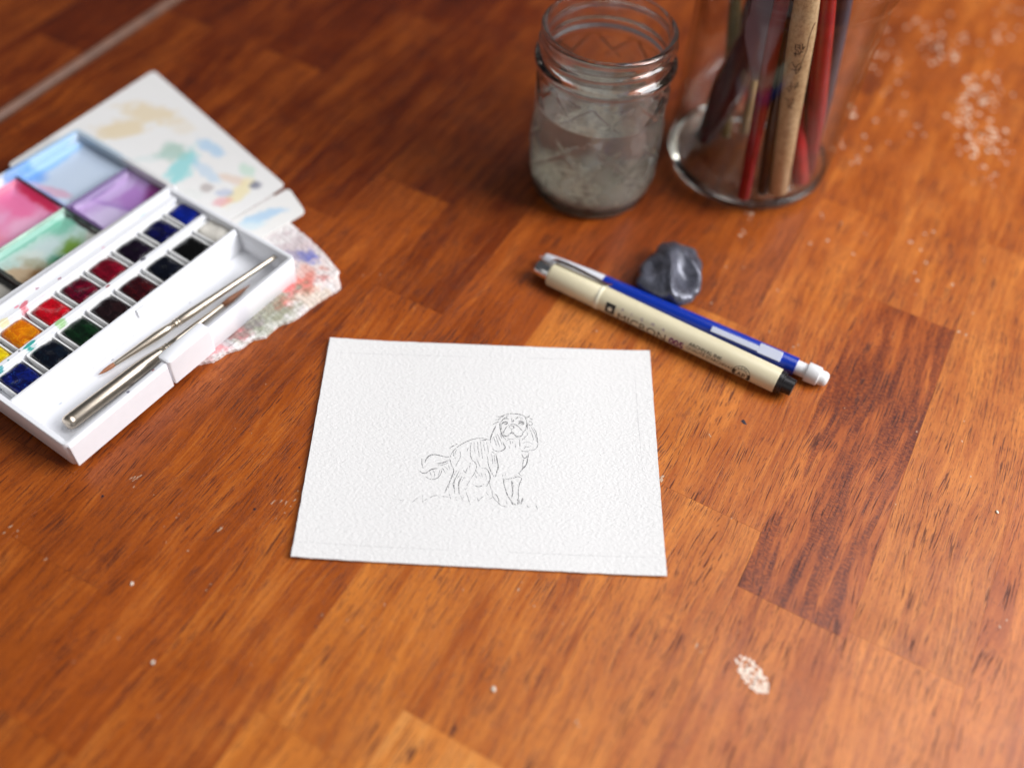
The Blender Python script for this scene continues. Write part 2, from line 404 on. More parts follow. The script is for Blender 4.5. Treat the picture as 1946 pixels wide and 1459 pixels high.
# ------------------------------------------------------------------ the card with the pencil sketch
PC = [at(554, 1061.5), at(1266, 1098), at(1234, 669.5), at(628, 645.5)]
pc0 = sum(PC, Vector()) / 4
def paper_pt(s, t):
    return (PC[0] * (1 - s) + PC[1] * s) * (1 - t) + (PC[3] * (1 - s) + PC[2] * s) * t
def paper_z(s, t):        # the sheet lifts slightly along its edges
    return .35 + 1.0 * max(0, 1 - s / .25) ** 2 + .7 * max(0, (s - .8) / .2) ** 2 + .5 * max(0, 1 - t / .2) ** 2
def paper_sheet():
    nx, ny, th = 90, 64, .55
    V, Fc = [], []
    for top in (1, 0):
        for j in range(ny + 1):
            for i in range(nx + 1):
                s, t = i / nx, j / ny
                p = paper_pt(s, t)
                if i in (0, nx): p = p + Vector(((mnoise.noise(Vector((0, t * 25, i)))) * .18, 0, 0))
                if j in (0, ny): p = p + Vector((0, (mnoise.noise(Vector((s * 30, 0, j)))) * .18, 0))
                V.append((p.x - pc0.x, p.y - pc0.y, paper_z(s, t) - (0 if top else th) + .3))
    M = (nx + 1) * (ny + 1)
    for j in range(ny):
        for i in range(nx):
            a = j * (nx + 1) + i
            Fc.append((a, a + 1, a + nx + 2, a + nx + 1)); Fc.append((M + a, M + a + nx + 1, M + a + nx + 2, M + a + 1))
    for i in range(nx):
        a = i; Fc.append((M + a, M + a + 1, a + 1, a)); a = ny * (nx + 1) + i; Fc.append((a, a + 1, M + a + 1, M + a))
    for j in range(ny):
        a = j * (nx + 1); b_ = a + nx + 1; Fc.append((a, b_, M + b_, M + a)); a += nx; b_ += nx; Fc.append((M + a, M + b_, b_, a))
    return V, Fc
card = empty("watercolor_card", (pc0.x, pc0.y, 0), 0, "white rough watercolour paper card with a pencil sketch of a dog", "paper")
V, Fc = paper_sheet()
sheet = mk("paper_sheet", V, Fc, paper_material("cold pressed paper"), card)
smooth_by_angle(sheet, 40)

def pencil_material(name, col, lo, hi):
    mt, t, b = newmat(name); v = ObjMM(t)
    b.inputs['Base Color'].default_value = (*col, 1); b.inputs['Roughness'].default_value = .75
    g = Noise(t, v, 2.2, 3, .7)
    f = Map(t, g, .38, .58, lo, hi)
    tr = N(t, 'ShaderNodeBsdfTransparent')
    mx = t.nodes.new('ShaderNodeMixShader'); setin(t, mx.inputs[0], f)
    t.links.new(tr, mx.inputs[1]); t.links.new(b.outputs[0], mx.inputs[2])
    t.links.new(mx.outputs[0], t.nodes['Material Output'].inputs[0])
    return mt
def st(px, py):           # where a pixel falls on the card, s along the width, t up
    p = at(px, py, .6)
    # invert the bilinear patch
    s, t = .5, .5
    for _ in range(8):
        q = paper_pt(s, t); e = Vector((p.x - q.x, p.y - q.y))
        ds = (PC[1] - PC[0]) * (1 - t) + (PC[2] - PC[3]) * t; dt = (PC[3] - PC[0]) * (1 - s) + (PC[2] - PC[1]) * s
        D = ds.x * dt.y - ds.y * dt.x
        s += (e.x * dt.y - e.y * dt.x) / D; t += (ds.x * e.y - ds.y * e.x) / D
    return s, t
def stroke(V, Fc, pts, wd, jit=.06):
    P = []
    for a, b_ in zip(pts, pts[1:]):
        n = max(2, int(math.hypot(a[0] - b_[0], a[1] - b_[1]) / 3))
        for k in range(n): P.append((a[0] + (b_[0] - a[0]) * k / n, a[1] + (b_[1] - a[1]) * k / n))
    P.append(pts[-1])
    # smooth the corners
    for _ in range(2):
        P = [P[0]] + [((P[i-1][0] + 2 * P[i][0] + P[i+1][0]) / 4, (P[i-1][1] + 2 * P[i][1] + P[i+1][1]) / 4) for i in range(1, len(P) - 1)] + [P[-1]]
    Q = []
    for (x, y) in P:
        s, t = st(x, y); q = paper_pt(s, t); Q.append(Vector((q.x - pc0.x, q.y - pc0.y, paper_z(s, t) + .34)))
    k0 = len(V); seed = random.random() * 100
    for i, q in enumerate(Q):
        d = (Q[min(i + 1, len(Q) - 1)] - Q[max(i - 1, 0)]); d.z = 0
        if d.length < 1e-6: d = Vector((1, 0, 0))
        d.normalize(); nrm = Vector((-d.y, d.x, 0))
        u = i / max(1, len(Q) - 1); wv = wd * (.55 + .45 * math.sin(PI * min(1, max(0, u)))) * (1 + .35 * mnoise.noise(Vector((i * .5, seed, 0))))
        o = nrm * jit * mnoise.noise(Vector((i * .35, seed, 5)))
        V.append(tuple(q + o + nrm * wv / 2)); V.append(tuple(q + o - nrm * wv / 2))
    for i in range(len(Q) - 1): Fc.append((k0 + 2*i, k0 + 2*i + 1, k0 + 2*i + 3, k0 + 2*i + 2))
Z = 340 / 1946.
def zs(pts): return [(740 + x * Z, 760 + y * Z) for x, y in pts]
DARK = [  # strokes of the sketch: outline of head, ears, body, legs
 [(1180,215),(1240,165),(1310,148),(1400,150),(1460,170),(1500,200)],
 [(1210,240),(1255,190),(1300,165)],[(1195,250),(1200,300),(1215,350),(1235,400),(1265,430)],
 [(1165,180),(1200,185),(1240,175)],[(1150,212),(1190,215)],[(1125,270),(1165,240),(1195,235)],
 [(1495,185),(1515,190),(1522,165)],[(1470,175),(1495,230),(1490,300),(1470,345),(1440,365)],
 [(1525,200),(1555,215)],[(1515,235),(1550,230),(1560,275),(1525,285),(1510,260),(1530,225)],
 [(1155,285),(1130,330),(1105,390),(1092,440),(1100,465)],[(1560,300),(1600,350),(1605,410),(1620,480),(1600,530),(1560,552),(1520,545)],
 [(1235,455),(1240,490),(1268,505),(1250,540),(1200,560),(1150,560),(1120,525)],
 [(1420,400),(1415,450),(1420,505)],[(1435,555),(1480,562),(1515,560)],
 [(1210,240),(1215,290),(1222,330)],
 [(1218,262),(1240,235),(1275,232),(1290,250),(1265,268),(1240,262)],[(1225,215),(1260,200),(1300,205)],
 [(1398,265),(1420,240),(1450,238),(1470,255),(1445,268)],[(1370,215),(1390,190),(1430,185),(1450,205)],[(1400,235),(1430,222),(1462,240)],
 [(1300,290),(1320,278),(1350,280),(1362,300),(1345,320),(1315,315),(1300,295)],
 [(1310,265),(1370,262),(1400,285),(1440,330)],[(1300,270),(1265,300),(1245,340),(1245,370)],
 [(1262,400),(1300,385),(1320,345),(1345,350),(1365,390),(1400,400),(1440,392),(1450,365)],[(1325,345),(1340,372)],[(1245,380),(1260,398)],
 [(1325,200),(1335,245)],[(1350,215),(1340,240)],
 [(1090,435),(1030,415),(960,415),(890,432),(820,460),(760,498),(710,535),(670,590),(655,640)],
 [(1060,432),(1000,440)],[(650,530),(690,500),(740,475)],
 [(665,600),(640,622),(600,618),(540,598),(470,590),(420,610),(390,650),(385,680)],
 [(352,635),(350,690),(368,740)],[(330,770),(350,795),(400,800),(440,760),(480,742),(520,742)],
 [(390,830),(430,860),(480,865),(530,845),(565,800),(575,740)],[(515,690),(570,685),(640,655)],[(525,712),(590,705),(640,680)],
 [(655,640),(665,690),(690,730),(705,760),(680,830),(650,900),(620,960),(600,1010)],
 [(760,770),(720,850),(700,880),(705,950),(712,1020)],[(790,830),(755,880),(750,950),(758,1020)],
 [(890,460),(880,520),(880,600),(900,660),(940,680),(955,720),(930,790),(890,850)],
 [(1110,560),(1160,590),(1170,660),(1185,720),(1165,790),(1150,830)],[(1070,660),(1080,720),(1110,790),(1135,830)],
 [(1000,740),(1050,735),(1080,780),(1098,840),(1085,890),(1050,940)],[(905,910),(940,940),(980,945),(1030,915)],
 [(1235,850),(1245,920),(1270,1000),(1300,1070),(1340,1110),(1370,1140)],[(1240,870),(1300,855),(1350,850),(1400,825),(1440,850)],
 [(1325,875),(1335,950),(1345,1010),(1320,1070)],[(1440,850),(1415,910),(1400,970),(1405,1050),(1400,1130)],
 [(1515,575),(1500,640),(1490,700),(1440,760),(1410,790)],[(1465,640),(1445,700),(1460,740),(1430,775)],
 [(1440,590),(1450,630),(1485,640),(1495,600)],
 [(1115,985),(1120,1050),(1150,1090),(1185,1110),(1195,1140),(1230,1155),(1285,1158)],[(1150,1020),(1180,1050),(1190,1100)],[(1270,1090),(1280,1140)],
 [(1320,1100),(1345,1140)],[(1390,1070),(1398,1140)],[(1450,1060),(1430,1130)],
]
LIGHT = [
 [(1130,400),(1150,450),(1165,500)],[(1155,385),(1180,450),(1200,510)],[(1175,370),(1205,430),(1225,490)],[(1200,360),(1225,420)],
 [(1440,440),(1480,400),(1520,370),(1490,350)],[(1450,470),(1500,450),(1560,480)],[(1520,300),(1550,370),(1570,440)],[(1540,290),(1590,380),(1600,450)],[(1470,500),(1500,520),(1540,500)],[(1460,540),(1480,510)],[(1430,430),(1470,420)],
 [(1270,450),(1300,420),(1340,425),(1380,420)],[(1310,440),(1320,480)],[(1340,445),(1345,475)],[(1300,500),(1310,530)],[(1375,480),(1370,520)],
 [(925,460),(920,520),(935,580)],[(960,450),(965,540),(980,620)],[(990,450),(1000,540),(1015,640)],[(1020,450),(1030,510),(1040,560)],[(1055,450),(1070,520),(1080,580)],[(1110,580),(1120,640),(1125,700)],[(1140,600),(1150,680),(1150,740)],
 [(860,520),(845,555)],[(700,560),(690,600),(720,640)],[(770,560),(775,620),(740,680),(720,720)],[(730,540),(710,590)],[(940,620),(970,690),(990,730)],[(1060,600),(1075,660)],
 [(800,760),(840,800)],[(850,730),(830,790)],[(880,680),(870,740)],[(945,770),(960,800),(990,830)],[(1000,790),(1010,840)],[(1040,800),(1060,860)],[(930,800),(950,850)],
 [(470,760),(500,800),(490,850)],[(440,780),(460,830)],[(550,760),(530,820)],[(600,720),(640,760)],[(580,740),(610,800)],[(440,620),(470,600)],[(640,700),(660,760)],
 [(730,770),(690,840)],[(780,790),(740,850)],[(820,830),(790,880)],[(880,870),(840,930)],[(660,900),(640,960)],[(690,900),(700,960)],
 [(1240,800),(1225,850)],[(1270,790),(1250,830)],[(1400,790),(1440,830)],[(1360,830),(1390,810)],[(1340,880),(1350,960)],[(1440,850),(1430,900)],[(1300,880),(1290,860)],
 [(100,1080),(130,1085),(150,1105)],[(250,1110),(310,1060)],[(362,1035),(365,1120)],[(380,1095),(410,1070)],[(440,1060),(480,1040),(520,1030),(545,1060)],[(570,1045),(610,1050),(650,1055)],[(650,1020),(668,1078)],
 [(725,1050),(728,1090)],[(775,1040),(800,1100)],[(800,1030),(805,1060)],[(820,960),(845,1030),(880,1140)],[(850,960),(820,970)],[(960,1110),(990,1070),(1030,1040)],[(955,1060),(970,1100)],[(1050,1000),(1080,1040)],[(1080,1080),(1120,1060)],[(1090,900),(1100,960),(1120,990)],
 [(1495,1140),(1510,1180),(1535,1150)],[(1590,1130),(1610,1190)],[(1725,1160),(1745,1160)],[(1040,1110),(1060,1115)],[(1350,1120),(1380,1145)],[(1410,1080),(1420,1130)],
]
FACE = [[(1222,255),(1245,242),(1272,240),(1288,252)],[(1230,262),(1250,270),(1275,262)],[(1245,248),(1252,262),(1262,250)],[(1402,262),(1425,248),(1450,246),(1466,258)],[(1415,268),(1440,274),(1460,262)],[(1428,250),(1436,266),(1448,252)],
 [(1306,296),(1318,302)],[(1342,300),(1352,296)],[(1328,322),(1330,345)],[(1240,330),(1232,360),(1240,395)],[(1205,300),(1208,350),(1225,390)],[(1500,240),(1505,290),(1495,330)],
 [(1270,185),(1285,205)],[(1395,178),(1385,205)],[(1415,205),(1440,215)],[(1240,205),(1225,230)],[(1255,385),(1280,398),(1300,392)],[(1370,395),(1395,405)],[(1280,415),(1310,425)],[(1390,412),(1410,425)]]
V, Fc = [], []
for s in FACE: stroke(V, Fc, zs(s), .24)
for s in DARK: stroke(V, Fc, zs(s), .30)
for s in DARK[::2]: stroke(V, Fc, [(x + .8, y + .5) for x, y in zs(s)], .20, .25)
mk("pencil_outline", V, Fc, pencil_material("graphite", (.075, .075, .085), .05, .9), card)
V, Fc = [], []
for s in LIGHT: stroke(V, Fc, zs(s), .25)
FAINT = pencil_material("faint graphite", (.30, .30, .32), .0, .45)
for line in ([(565,1031),(700,1038),(860,1046)], [(960,1049),(1100,1055),(1262,1061)], [(640,672),(760,674),(900,679)], [(1000,680),(1100,683)], [(1205,690),(1212,800),(1222,900)]):
    W2 = V2 = None
    V2, F2 = [], []; stroke(V2, F2, line, .16, .03); mk("border_line", V2, F2, FAINT, card)
mk("pencil_shading", V, Fc, pencil_material("light graphite", (.14, .14, .155), .0, .8), card)['kind'] = 'stuff'

# ------------------------------------------------------------------ watercolour test sheets and paper towel under the box
def slab(name, pts, z0, z1, mat, parent=None, rc=2.0, bevel=0, curl=0.0):
    c = sum((Vector((p[0], p[1], 0)) for p in pts), Vector()) / len(pts)
    ring = []
    n = len(pts)
    for i in range(n):
        p, a, b_ = Vector(pts[i][:2]), Vector(pts[i-1][:2]), Vector(pts[(i+1) % n][:2])
        u, v_ = (a - p).normalized() * rc, (b_ - p).normalized() * rc
        for k in range(4):
            t = k / 3; q = (p + u) * (1 - t) ** 2 + p * 2 * t * (1 - t) + (p + v_) * t * t; ring.append(q - c.to_2d())
    V, Fc = loft([[(q.x, q.y, z0) for q in ring], [(q.x, q.y, z1) for q in ring]])
    return mk(name, V, Fc, mat, parent, origin=c), c

s1 = [at(292, 134, 5), at(542, 352, 5), Vector((-175, 318, 0)), Vector((-268, 385, 0))]
c1 = sum((Vector((p[0], p[1], 0)) for p in s1), Vector()) / 4
def rel(px, py, z, c): p = at(px, py, z); return p.x - c.x, p.y - c.y
def bl(px, py, z, c, rx, ry, a, col, al, soft=.25):
    x, y = rel(px, py, z, c); return (x, y, rx, ry, a, col, al, soft)
YEL = (.76, .60, .34); TEAL = (.12, .62, .64); BLU = (.35, .58, .80)
i1 = [bl(232, 245, 5, c1, 13, 8, 20, YEL, .8), bl(285, 215, 5, c1, 16, 7, -15, YEL, .75), bl(345, 240, 5, c1, 9, 5, -35, YEL, .3),
      bl(345, 320, 5, c1, 6, 16, -10, TEAL, .75), bl(328, 288, 5, c1, 7, 7, 0, (.14, .42, .30), .6), bl(400, 280, 5, c1, 10, 4, -40, BLU, .75), bl(392, 325, 5, c1, 12, 3.5, -45, BLU, .5),
      bl(290, 300, 5, c1, 12, 3, 20, (.5, .68, .66), .3), bl(440, 340, 5, c1, 8, 3, -20, (.75, .50, .34), .55), bl(455, 365, 5, c1, 4, 11, -20, (.85, .70, .28), .65), bl(470, 325, 5, c1, 6, 3.5, -45, (.4, .68, .5), .55),
      bl(487, 352, 5, c1, 3.2, 3.0, 0, (.04, .05, .14), .8, .5), bl(422, 383, 5, c1, 5, 3, 30, (.80, .25, .28), .6), bl(428, 366, 5, c1, 4, 3, 0, (.25, .35, .6), .5), bl(393, 358, 5, c1, 3, 3, 0, (.3, .22, .2), .6, .5),
      bl(360, 370, 5, c1, 8, 4, 0, (.7, .74, .7), .4)]
o1, _ = slab("swatch_sheet", s1, 4.4, 5.0, paper_material("test sheet paper", (.83, .82, .80), i1, True, None, .7), rc=3)
tag(o1, "white test sheet with ochre, teal and blue washes behind the open paint box", "paper", "colour test sheets under the box")
s2 = [at(581, 404, 4), at(545, 352, 4), at(455, 478, 4)]
d1 = (s2[1] - s2[0]).normalized(); d2 = (s2[2] - s2[0]).normalized()
q0 = s2[0]; s2 = [q0, q0 + d1 * 21, q0 + d1 * 21 + d2 * 92, q0 + d2 * 92]
c2 = sum((Vector((p[0], p[1], 0)) for p in s2), Vector()) / 4
o2, _ = slab("swatch_sheet", s2, 3.6, 4.25, paper_material("lower test sheet paper", (.83, .82, .79), [bl(503, 410, 4, c2, 11, 3.5, 35, BLU, .8), bl(480, 428, 4, c2, 6, 4, 35, (.55, .75, .85), .6)], True, None, .7), rc=3)
tag(o2, "white test sheet with one light blue stroke, lying below the larger swatch sheet", "paper", "colour test sheets under the box")
slab_c = (-150, 330)

def towel_material():
    mt, t, b = newmat("stained paper towel"); v = ObjMM(t)
    o_ = Vector((-150, 320, 0))
    def q(px, py, rx, ry, a, c, al, s=.5): x, y = rel(px, py, 3, o_); return (x, y, rx, ry, a, c, al, s)
    pink, gr, br, bu, rd = (.72, .36, .38), (.24, .24, .16), (.38, .22, .20), (.18, .20, .55), (.78, .08, .08)
    items = [q(575, 520, 16, 26, -40, (.74, .60, .56), .6), q(560, 470, 10, 18, -30, (.56, .44, .46), .6), q(585, 487, 5, 4, 0, bu, .95), q(560, 485, 6, 4, 0, (.3, .28, .42), .6), q(572, 540, 9, 5, 30, rd, .75), q(585, 525, 5, 8, 0, (.75, .28, .2), .55),
             q(540, 572, 5, 3, 30, (.85, .18, .16), .8), q(500, 595, 22, 6, 50, gr, .8), q(460, 622, 9, 4, 40, (.25, .22, .24), .6), q(440, 632, 8, 4, 30, br, .8), q(405, 655, 10, 4, 40, (.80, .25, .28), .75), q(365, 680, 7, 3.5, 30, (.6, .3, .3), .6), q(520, 610, 14, 4, 50, (.30, .34, .22), .5),
             q(425, 645, 5, 2.5, 0, (.45, .72, .72), .5), q(600, 560, 8, 5, 20, (.78, .62, .45), .5)]
    base = (.82, .79, .77)
    sp = Map(t, Noise(t, v, .32, 4, .8), .48, .62, 0, .40)
    base = Mix(t, sp, base, (.62, .46, .46))
    setin(t, b.inputs['Base Color'], blobs(t, v, base, items, .8, .22))
    b.inputs['Roughness'].default_value = .95; b.inputs['Specular IOR Level'].default_value = .05
    mp = N(t, 'ShaderNodeMapping', 0, {0: v, 2: (0, 0, R(40))})
    vo = N(t, 'ShaderNodeTexVoronoi', 0, {'Vector': mp, 'Scale': .42, 'Randomness': .35}, feature='F1')
    h = Mth(t, 'ADD', Mth(t, 'MULTIPLY', vo, 1.0), Mth(t, 'MULTIPLY', Noise(t, v, 1.0, 3, .5), .4))
    setin(t, b.inputs['Normal'], Bump(t, h, .8, .0010))
    return mt
TOWEL = towel_material()
towel = empty("paper_towel", (-150, 320, 0), 0, "folded paint stained white paper towel under the watercolour box", "paper towel")
def fold(edge_px, z0, z1, back, seed):
    P = [at(x, y, z1) - Vector((-150, 320, 0)) for x, y in edge_px]
    B = [Vector((x, y, 0)) - Vector((-150, 320, 0)) for x, y in back]
    out = []
    for a, b_ in zip(P, P[1:]):
        n = max(2, int((b_ - a).length / 1.0))
        for k in range(n):
            p = a.lerp(b_, k / n); d = (b_ - a).normalized(); nr = Vector((d.y, -d.x, 0))
            out.append(p + nr * (.5 * mnoise.noise(Vector((p.x * .28, p.y * .28, seed))) + .3 * mnoise.noise(Vector((p.x * 1.1, p.y * 1.1, seed + 9)))))
    out.append(P[-1]); out += B
    c = sum(out, Vector()) / len(out); c.z = 0
    rings = []
    n = len(out)
    for k, (f, z) in enumerate(((1, z0), (1, (z0 + z1) / 2), (.995, z1 - .15), (.985, z1), (.93, z1), (.85, z1), (.7, z1), (.4, z1))):
        rings.append([(c.x + (p.x - c.x) * f, c.y + (p.y - c.y) * f,
                       z + (.55 * mnoise.noise(Vector((p.x * f * .14, p.y * f * .14, seed))) + .45 if k > 1 else (.5 * (mnoise.noise(Vector((p.x * .14, p.y * .14, seed))) + .8) * (k > 0)))) for p in out])
    V, Fc = loft(rings)
    o = mk("towel_fold", V, Fc, TOWEL, towel, smooth=True)
    return smooth_by_angle(o, 60)
bk = [(-165, 262), (-200, 300), (-165, 400), (-135, 392)]
fold([(553, 425), (590, 455), (622, 487), (645, 516), (638, 527), (560, 560), (500, 600), (430, 640), (330, 705)], 1.4, 2.6, [(-168, 268), (-190, 300), (-160, 392), (-135, 388)], 3)
fold([(566, 440), (600, 470), (642, 522), (648, 546), (622, 562), (590, 583), (560, 607), (528, 618), (505, 640), (480, 645), (455, 662), (430, 670), (405, 686), (380, 690), (345, 704), (322, 717)], .1, 1.3, [(-172, 270), (-195, 300), (-160, 392), (-135, 380)], 8)

# ------------------------------------------------------------------ the watercolour box
BX, BA = (-173.6, 207.9, 2.6), R(58.9)
pbox = empty("watercolor_box", BX, BA, "open white plastic watercolour box with stained mixing lid and brush tray", "paint box")
L_, W_, H_ = 132.5, 82, 14.6
stain = [(30, 10, 7, 1.5, 10, (.60, .60, .62), .22, .6), (64, 24, 9, 1.5, -5, (.62, .60, .56), .2, .6), (112, 24, 7, 3, 20, (.62, .62, .64), .2, .6), (17, 29, 1.0, .6, 0, (.35, .4, .5), .5, .4), (46, 30, .6, .4, 0, (.2, .2, .3), .6, .4), (90, 28, .7, .4, 0, (.3, .3, .4), .5, .4), (12, 8, .6, .5, 0, (.25, .2, .2), .5, .4), (24, 72, 3.2, 1.6, 10, (.90, .75, .20), .85, .3), (28.5, 75, 2.5, 1.2, 0, (.9, .78, .3), .6), (40, 75.5, 2.6, 1.2, 20, (.75, .06, .12), .8), (37.5, 77, 1.2, .7, 0, (.85, .2, .3), .8),
         (27, 55.5, 3.4, 1.0, 4, (.02, .38, .34), .95, .2), (10, 55, 2.5, .9, 0, (.03, .35, .38), .9, .2), (43, 55.6, 2.6, 1.5, 0, (.30, .62, .18), .8, .3), (91, 56.2, 1.6, .8, 0, (.03, .03, .06), .9, .2), (70, 55.8, 1.2, .7, 0, (.35, .05, .05), .8, .2),
         (24, 78, 4.5, 1.5, 10, (.92, .82, .35), .6, .4), (50, 79, 1.0, .6, 0, (.3, .03, .1), .7, .3), (85, 76, .8, .5, 0, (.8, .3, .45), .7, .3), (112, 79, 3, 1, 20, (.6, .75, .85), .5, .4), (60, 76, 1.0, .6, 0, (.3, .03, .1), .8, .2), (12.5, 79, 1.0, .7, 0, (.05, .05, .08), .8, .2), (19, 78.5, .7, .5, 0, (.05, .05, .1), .8, .2), (33, 1.0, .7, .6, 0, (.08, .08, .16), .8, .2), (96, .5, 4, 2, 0, (.55, .56, .66), .35, .6),
         (47, 1.5, .7, .4, 0, (.4, .05, .05), .8, .2), (22, 56, .6, .5, 0, (.05, .05, .05), .7, .3), (16, 55.5, .5, .4, 0, (.02, .25, .3), .8, .3)]
PLS = white_plastic_stained("stained white plastic", stain)
w_ = 2.3; hi = H_
# shell with a front opening filled by the catch
rings = [rrect(.6, L_ - .6, .6, W_ - .6, 2.2, 0), rrect(0, L_, 0, W_, 2.6, .7), rrect(-.25, L_ + .25, -.25, W_ + .25, 2.8, hi - .5), rrect(.1, L_ - .1, .1, W_ - .1, 2.6, hi), rrect(w_ - .4, L_ - w_ + .4, w_ - .4, W_ - w_ + .4, 1.2, hi), rrect(w_, L_ - w_, w_, W_ - w_, 1.0, hi - .5), rrect(w_ + .3, L_ - w_ - .3, w_ + .3, W_ - w_ - .3, 1.0, 2.0)]
V, Fc = loft(rings)
smooth_by_angle(mk("tray", V, Fc, PLS, pbox), 50)
def bpart(name, x0, x1, y0, y1, z0, z1, mat=PLASTIC, bev=.35, parent=None):
    V, Fc = [], []; box(V, Fc, -(x1-x0)/2, (x1-x0)/2, -(y1-y0)/2, (y1-y0)/2, 0, z1 - z0)
    return mk(name, V, Fc, mat, parent or pbox, origin=((x0+x1)/2, (y0+y1)/2, z0), bevel=bev, seg=2)
# long sloping divider between the pans and the brush trough
V, Fc = [], []
x0, x1 = w_ + .3, L_ - w_ - .3
prof = [(33.0, 2.2), (34.0, 9.0), (34.2, 12.0), (34.9, 12.6), (35.2, 13.4), (35.4, 13.6), (36.6, 13.6), (36.9, 13.2), (37.1, 2.2)]
for x in (x0, x1): V += [(x, y, z) for y, z in prof]
k = len(prof); Fc = [(i, i + 1, i + 1 + k, i + k) for i in range(k - 1)] + [tuple(range(k - 1, -1, -1)), tuple(range(k, 2 * k))]
smooth_by_angle(mk("long_divider", V, Fc, PLASTIC, pbox), 40)
bpart("middle_rail", x0, x1, 54.6, 57.2, 2.1, 12.4, white_plastic_stained('stained rail', stain, ((x0 + x1) / 2, 55.9, 0)))
bpart("back_ledge", x0, x1, 74.4, 80.2, 2.1, 12.9, white_plastic_stained('stained ledge', stain, ((x0 + x1) / 2, 77.3, 0)))
bpart("divider_notch", 66.5, 71.5, 33.2, 34.6, 8.5, 12.9)
for a_ in (41.5, 86.5):
    V = [(-.8, -5, 0), (.8, -5, 0), (.8, 5, 0), (-.8, 5, 0), (-.5, -5, 6.2), (.5, -5, 6.2), (.5, 1, 3.6), (-.5, 1, 3.6), (.5, -2.0, 5.2), (-.5, -2.0, 5.2)]
    V, Fc = loft([[(-.8, -5, 0), (.8, -5, 0), (.8, 4, 0), (-.8, 4, 0)], [(-.5, -5, 7.4), (.5, -5, 7.4), (.5, -1.5, 4.5), (-.5, -1.5, 4.5)]])
    mk("brush_rest", V, Fc, PLASTIC, pbox, origin=(a_, 7.8, 2.2), bevel=.25)
# raised catch in the middle of the front wall
V, Fc = loft([rrect(53, 77, -1.6, 3.6, .8, 1.6), rrect(53, 77, -1.6, 3.6, .8, 12.0), rrect(52.8, 77.2, -1.8, 5.2, 1.6, 13.6), rrect(52.8, 77.2, -1.8, 5.2, 1.6, 15.4), rrect(53.3, 76.7, -1.3, 4.7, 1.3, 15.8)])
smooth_by_angle(mk("front_catch", V, Fc, PLASTIC, pbox), 50)
bpart("front_apron", .8, 52.2, -1.3, -.05, .8, 13.6)
# hinge bar
bpart("hinge_bar", 3, L_ + .5, 82.6, 83.9, 2.0, 8.5)

# lid, lying open on its back: floor, rim and ribs, every well stained
lid = empty("lid", (0, 0, 0), 0)
lid.parent = pbox; lid.location = (0, 84.2 * MM, 2.6 * MM); lid.rotation_euler = (0, 0, R(-1.2))
def lid_loft(name, rings, mat):
    V, Fc = loft(rings); return smooth_by_angle(mk(name, V, Fc, mat, lid), 50)
LL, LW = 137, 75
lid_loft("lid_shell", [rrect(.6, LL - .6, .6, LW - .6, 3, 0), rrect(0, LL, 0, LW, 3.4, .7), rrect(0, LL, 0, LW, 3.4, 8.6), rrect(.4, LL - .4, .4, LW - .4, 3.1, 9.2), rrect(2.8, LL - 2.8, 4.2, LW - 2.8, 1.6, 9.2), rrect(3.2, LL - 3.2, 4.6, LW - 3.2, 1.4, 8.6), rrect(3.4, LL - 3.4, 4.8, LW - 3.4, 1.4, 2.2)],
         white_plastic_stained("stained lid rim", [(118, 73.5, 20, 3.2, 2, (.30, .58, .88), .8, .3), (96, 72, 8, 3, 0, (.12, .36, .80), .8), (LL - 2, 55, 2.5, 22, 0, (.35, .48, .58), .7, .4), (LL - 2, 20, 3, 18, 0, (.62, .60, .55), .5), (60, 73, 18, 2.5, 0, (.75, .72, .68), .5), (98, 4.5, 14, 2, 0, (.4, .35, .25), .3)]))
# wells: x0,x1,y0,y1, base, blobs (local coordinates from the well's centre)
def well(x0, x1, y0, y1, base, items, wsc=.12):
    mt, t, b = newmat("paint wash in a well"); v = ObjMM(t)
    setin(t, b.inputs['Base Color'], blobs(t, v, base, items, .35, wsc))
    b.inputs['Roughness'].default_value = .28; b.inputs['Coat Weight'].default_value = .3
    nx = ny = 14; V, Fc = [], []
    lx, ly = (x1 - x0) / 2, (y1 - y0) / 2
    for j in range(ny + 1):
        for i in range(nx + 1):
            x, y = -1 + 2 * i / nx, -1 + 2 * j / ny
            z = 2.6 + 2.4 * max(abs(x), abs(y)) ** 6
            V.append((x * lx, y * ly, z))
    for j in range(ny):
        for i in range(nx):
            a = j * (nx + 1) + i; Fc.append((a, a + 1, a + nx + 2, a + nx + 1))
    nb = len(V); V += [(-lx, -ly, 1.9), (lx, -ly, 1.9), (lx, ly, 1.9), (-lx, ly, 1.9)]; Fc.append((nb + 3, nb + 2, nb + 1, nb))
    bot = [i for i in range(nx + 1)]; top = [ny * (nx + 1) + i for i in range(nx + 1)]
    lef = [j * (nx + 1) for j in range(ny + 1)]; rig = [j * (nx + 1) + nx for j in range(ny + 1)]
    Fc.append(tuple([nb, nb + 1] + bot[::-1])); Fc.append(tuple([nb + 2, nb + 3] + top)); Fc.append(tuple([nb + 3, nb] + lef)); Fc.append(tuple([nb + 1, nb + 2] + rig[::-1]))
    return mk("mixing_well", V, Fc, mt, lid, smooth=False, origin=((x0 + x1) / 2, (y0 + y1) / 2, 0)), mt
CB = [(4.2, 47.0), (48.4, 94.0), (95.4, 133.2)]
RB = [(5.4, 33.4), (34.8, 71.2)]
ws = []
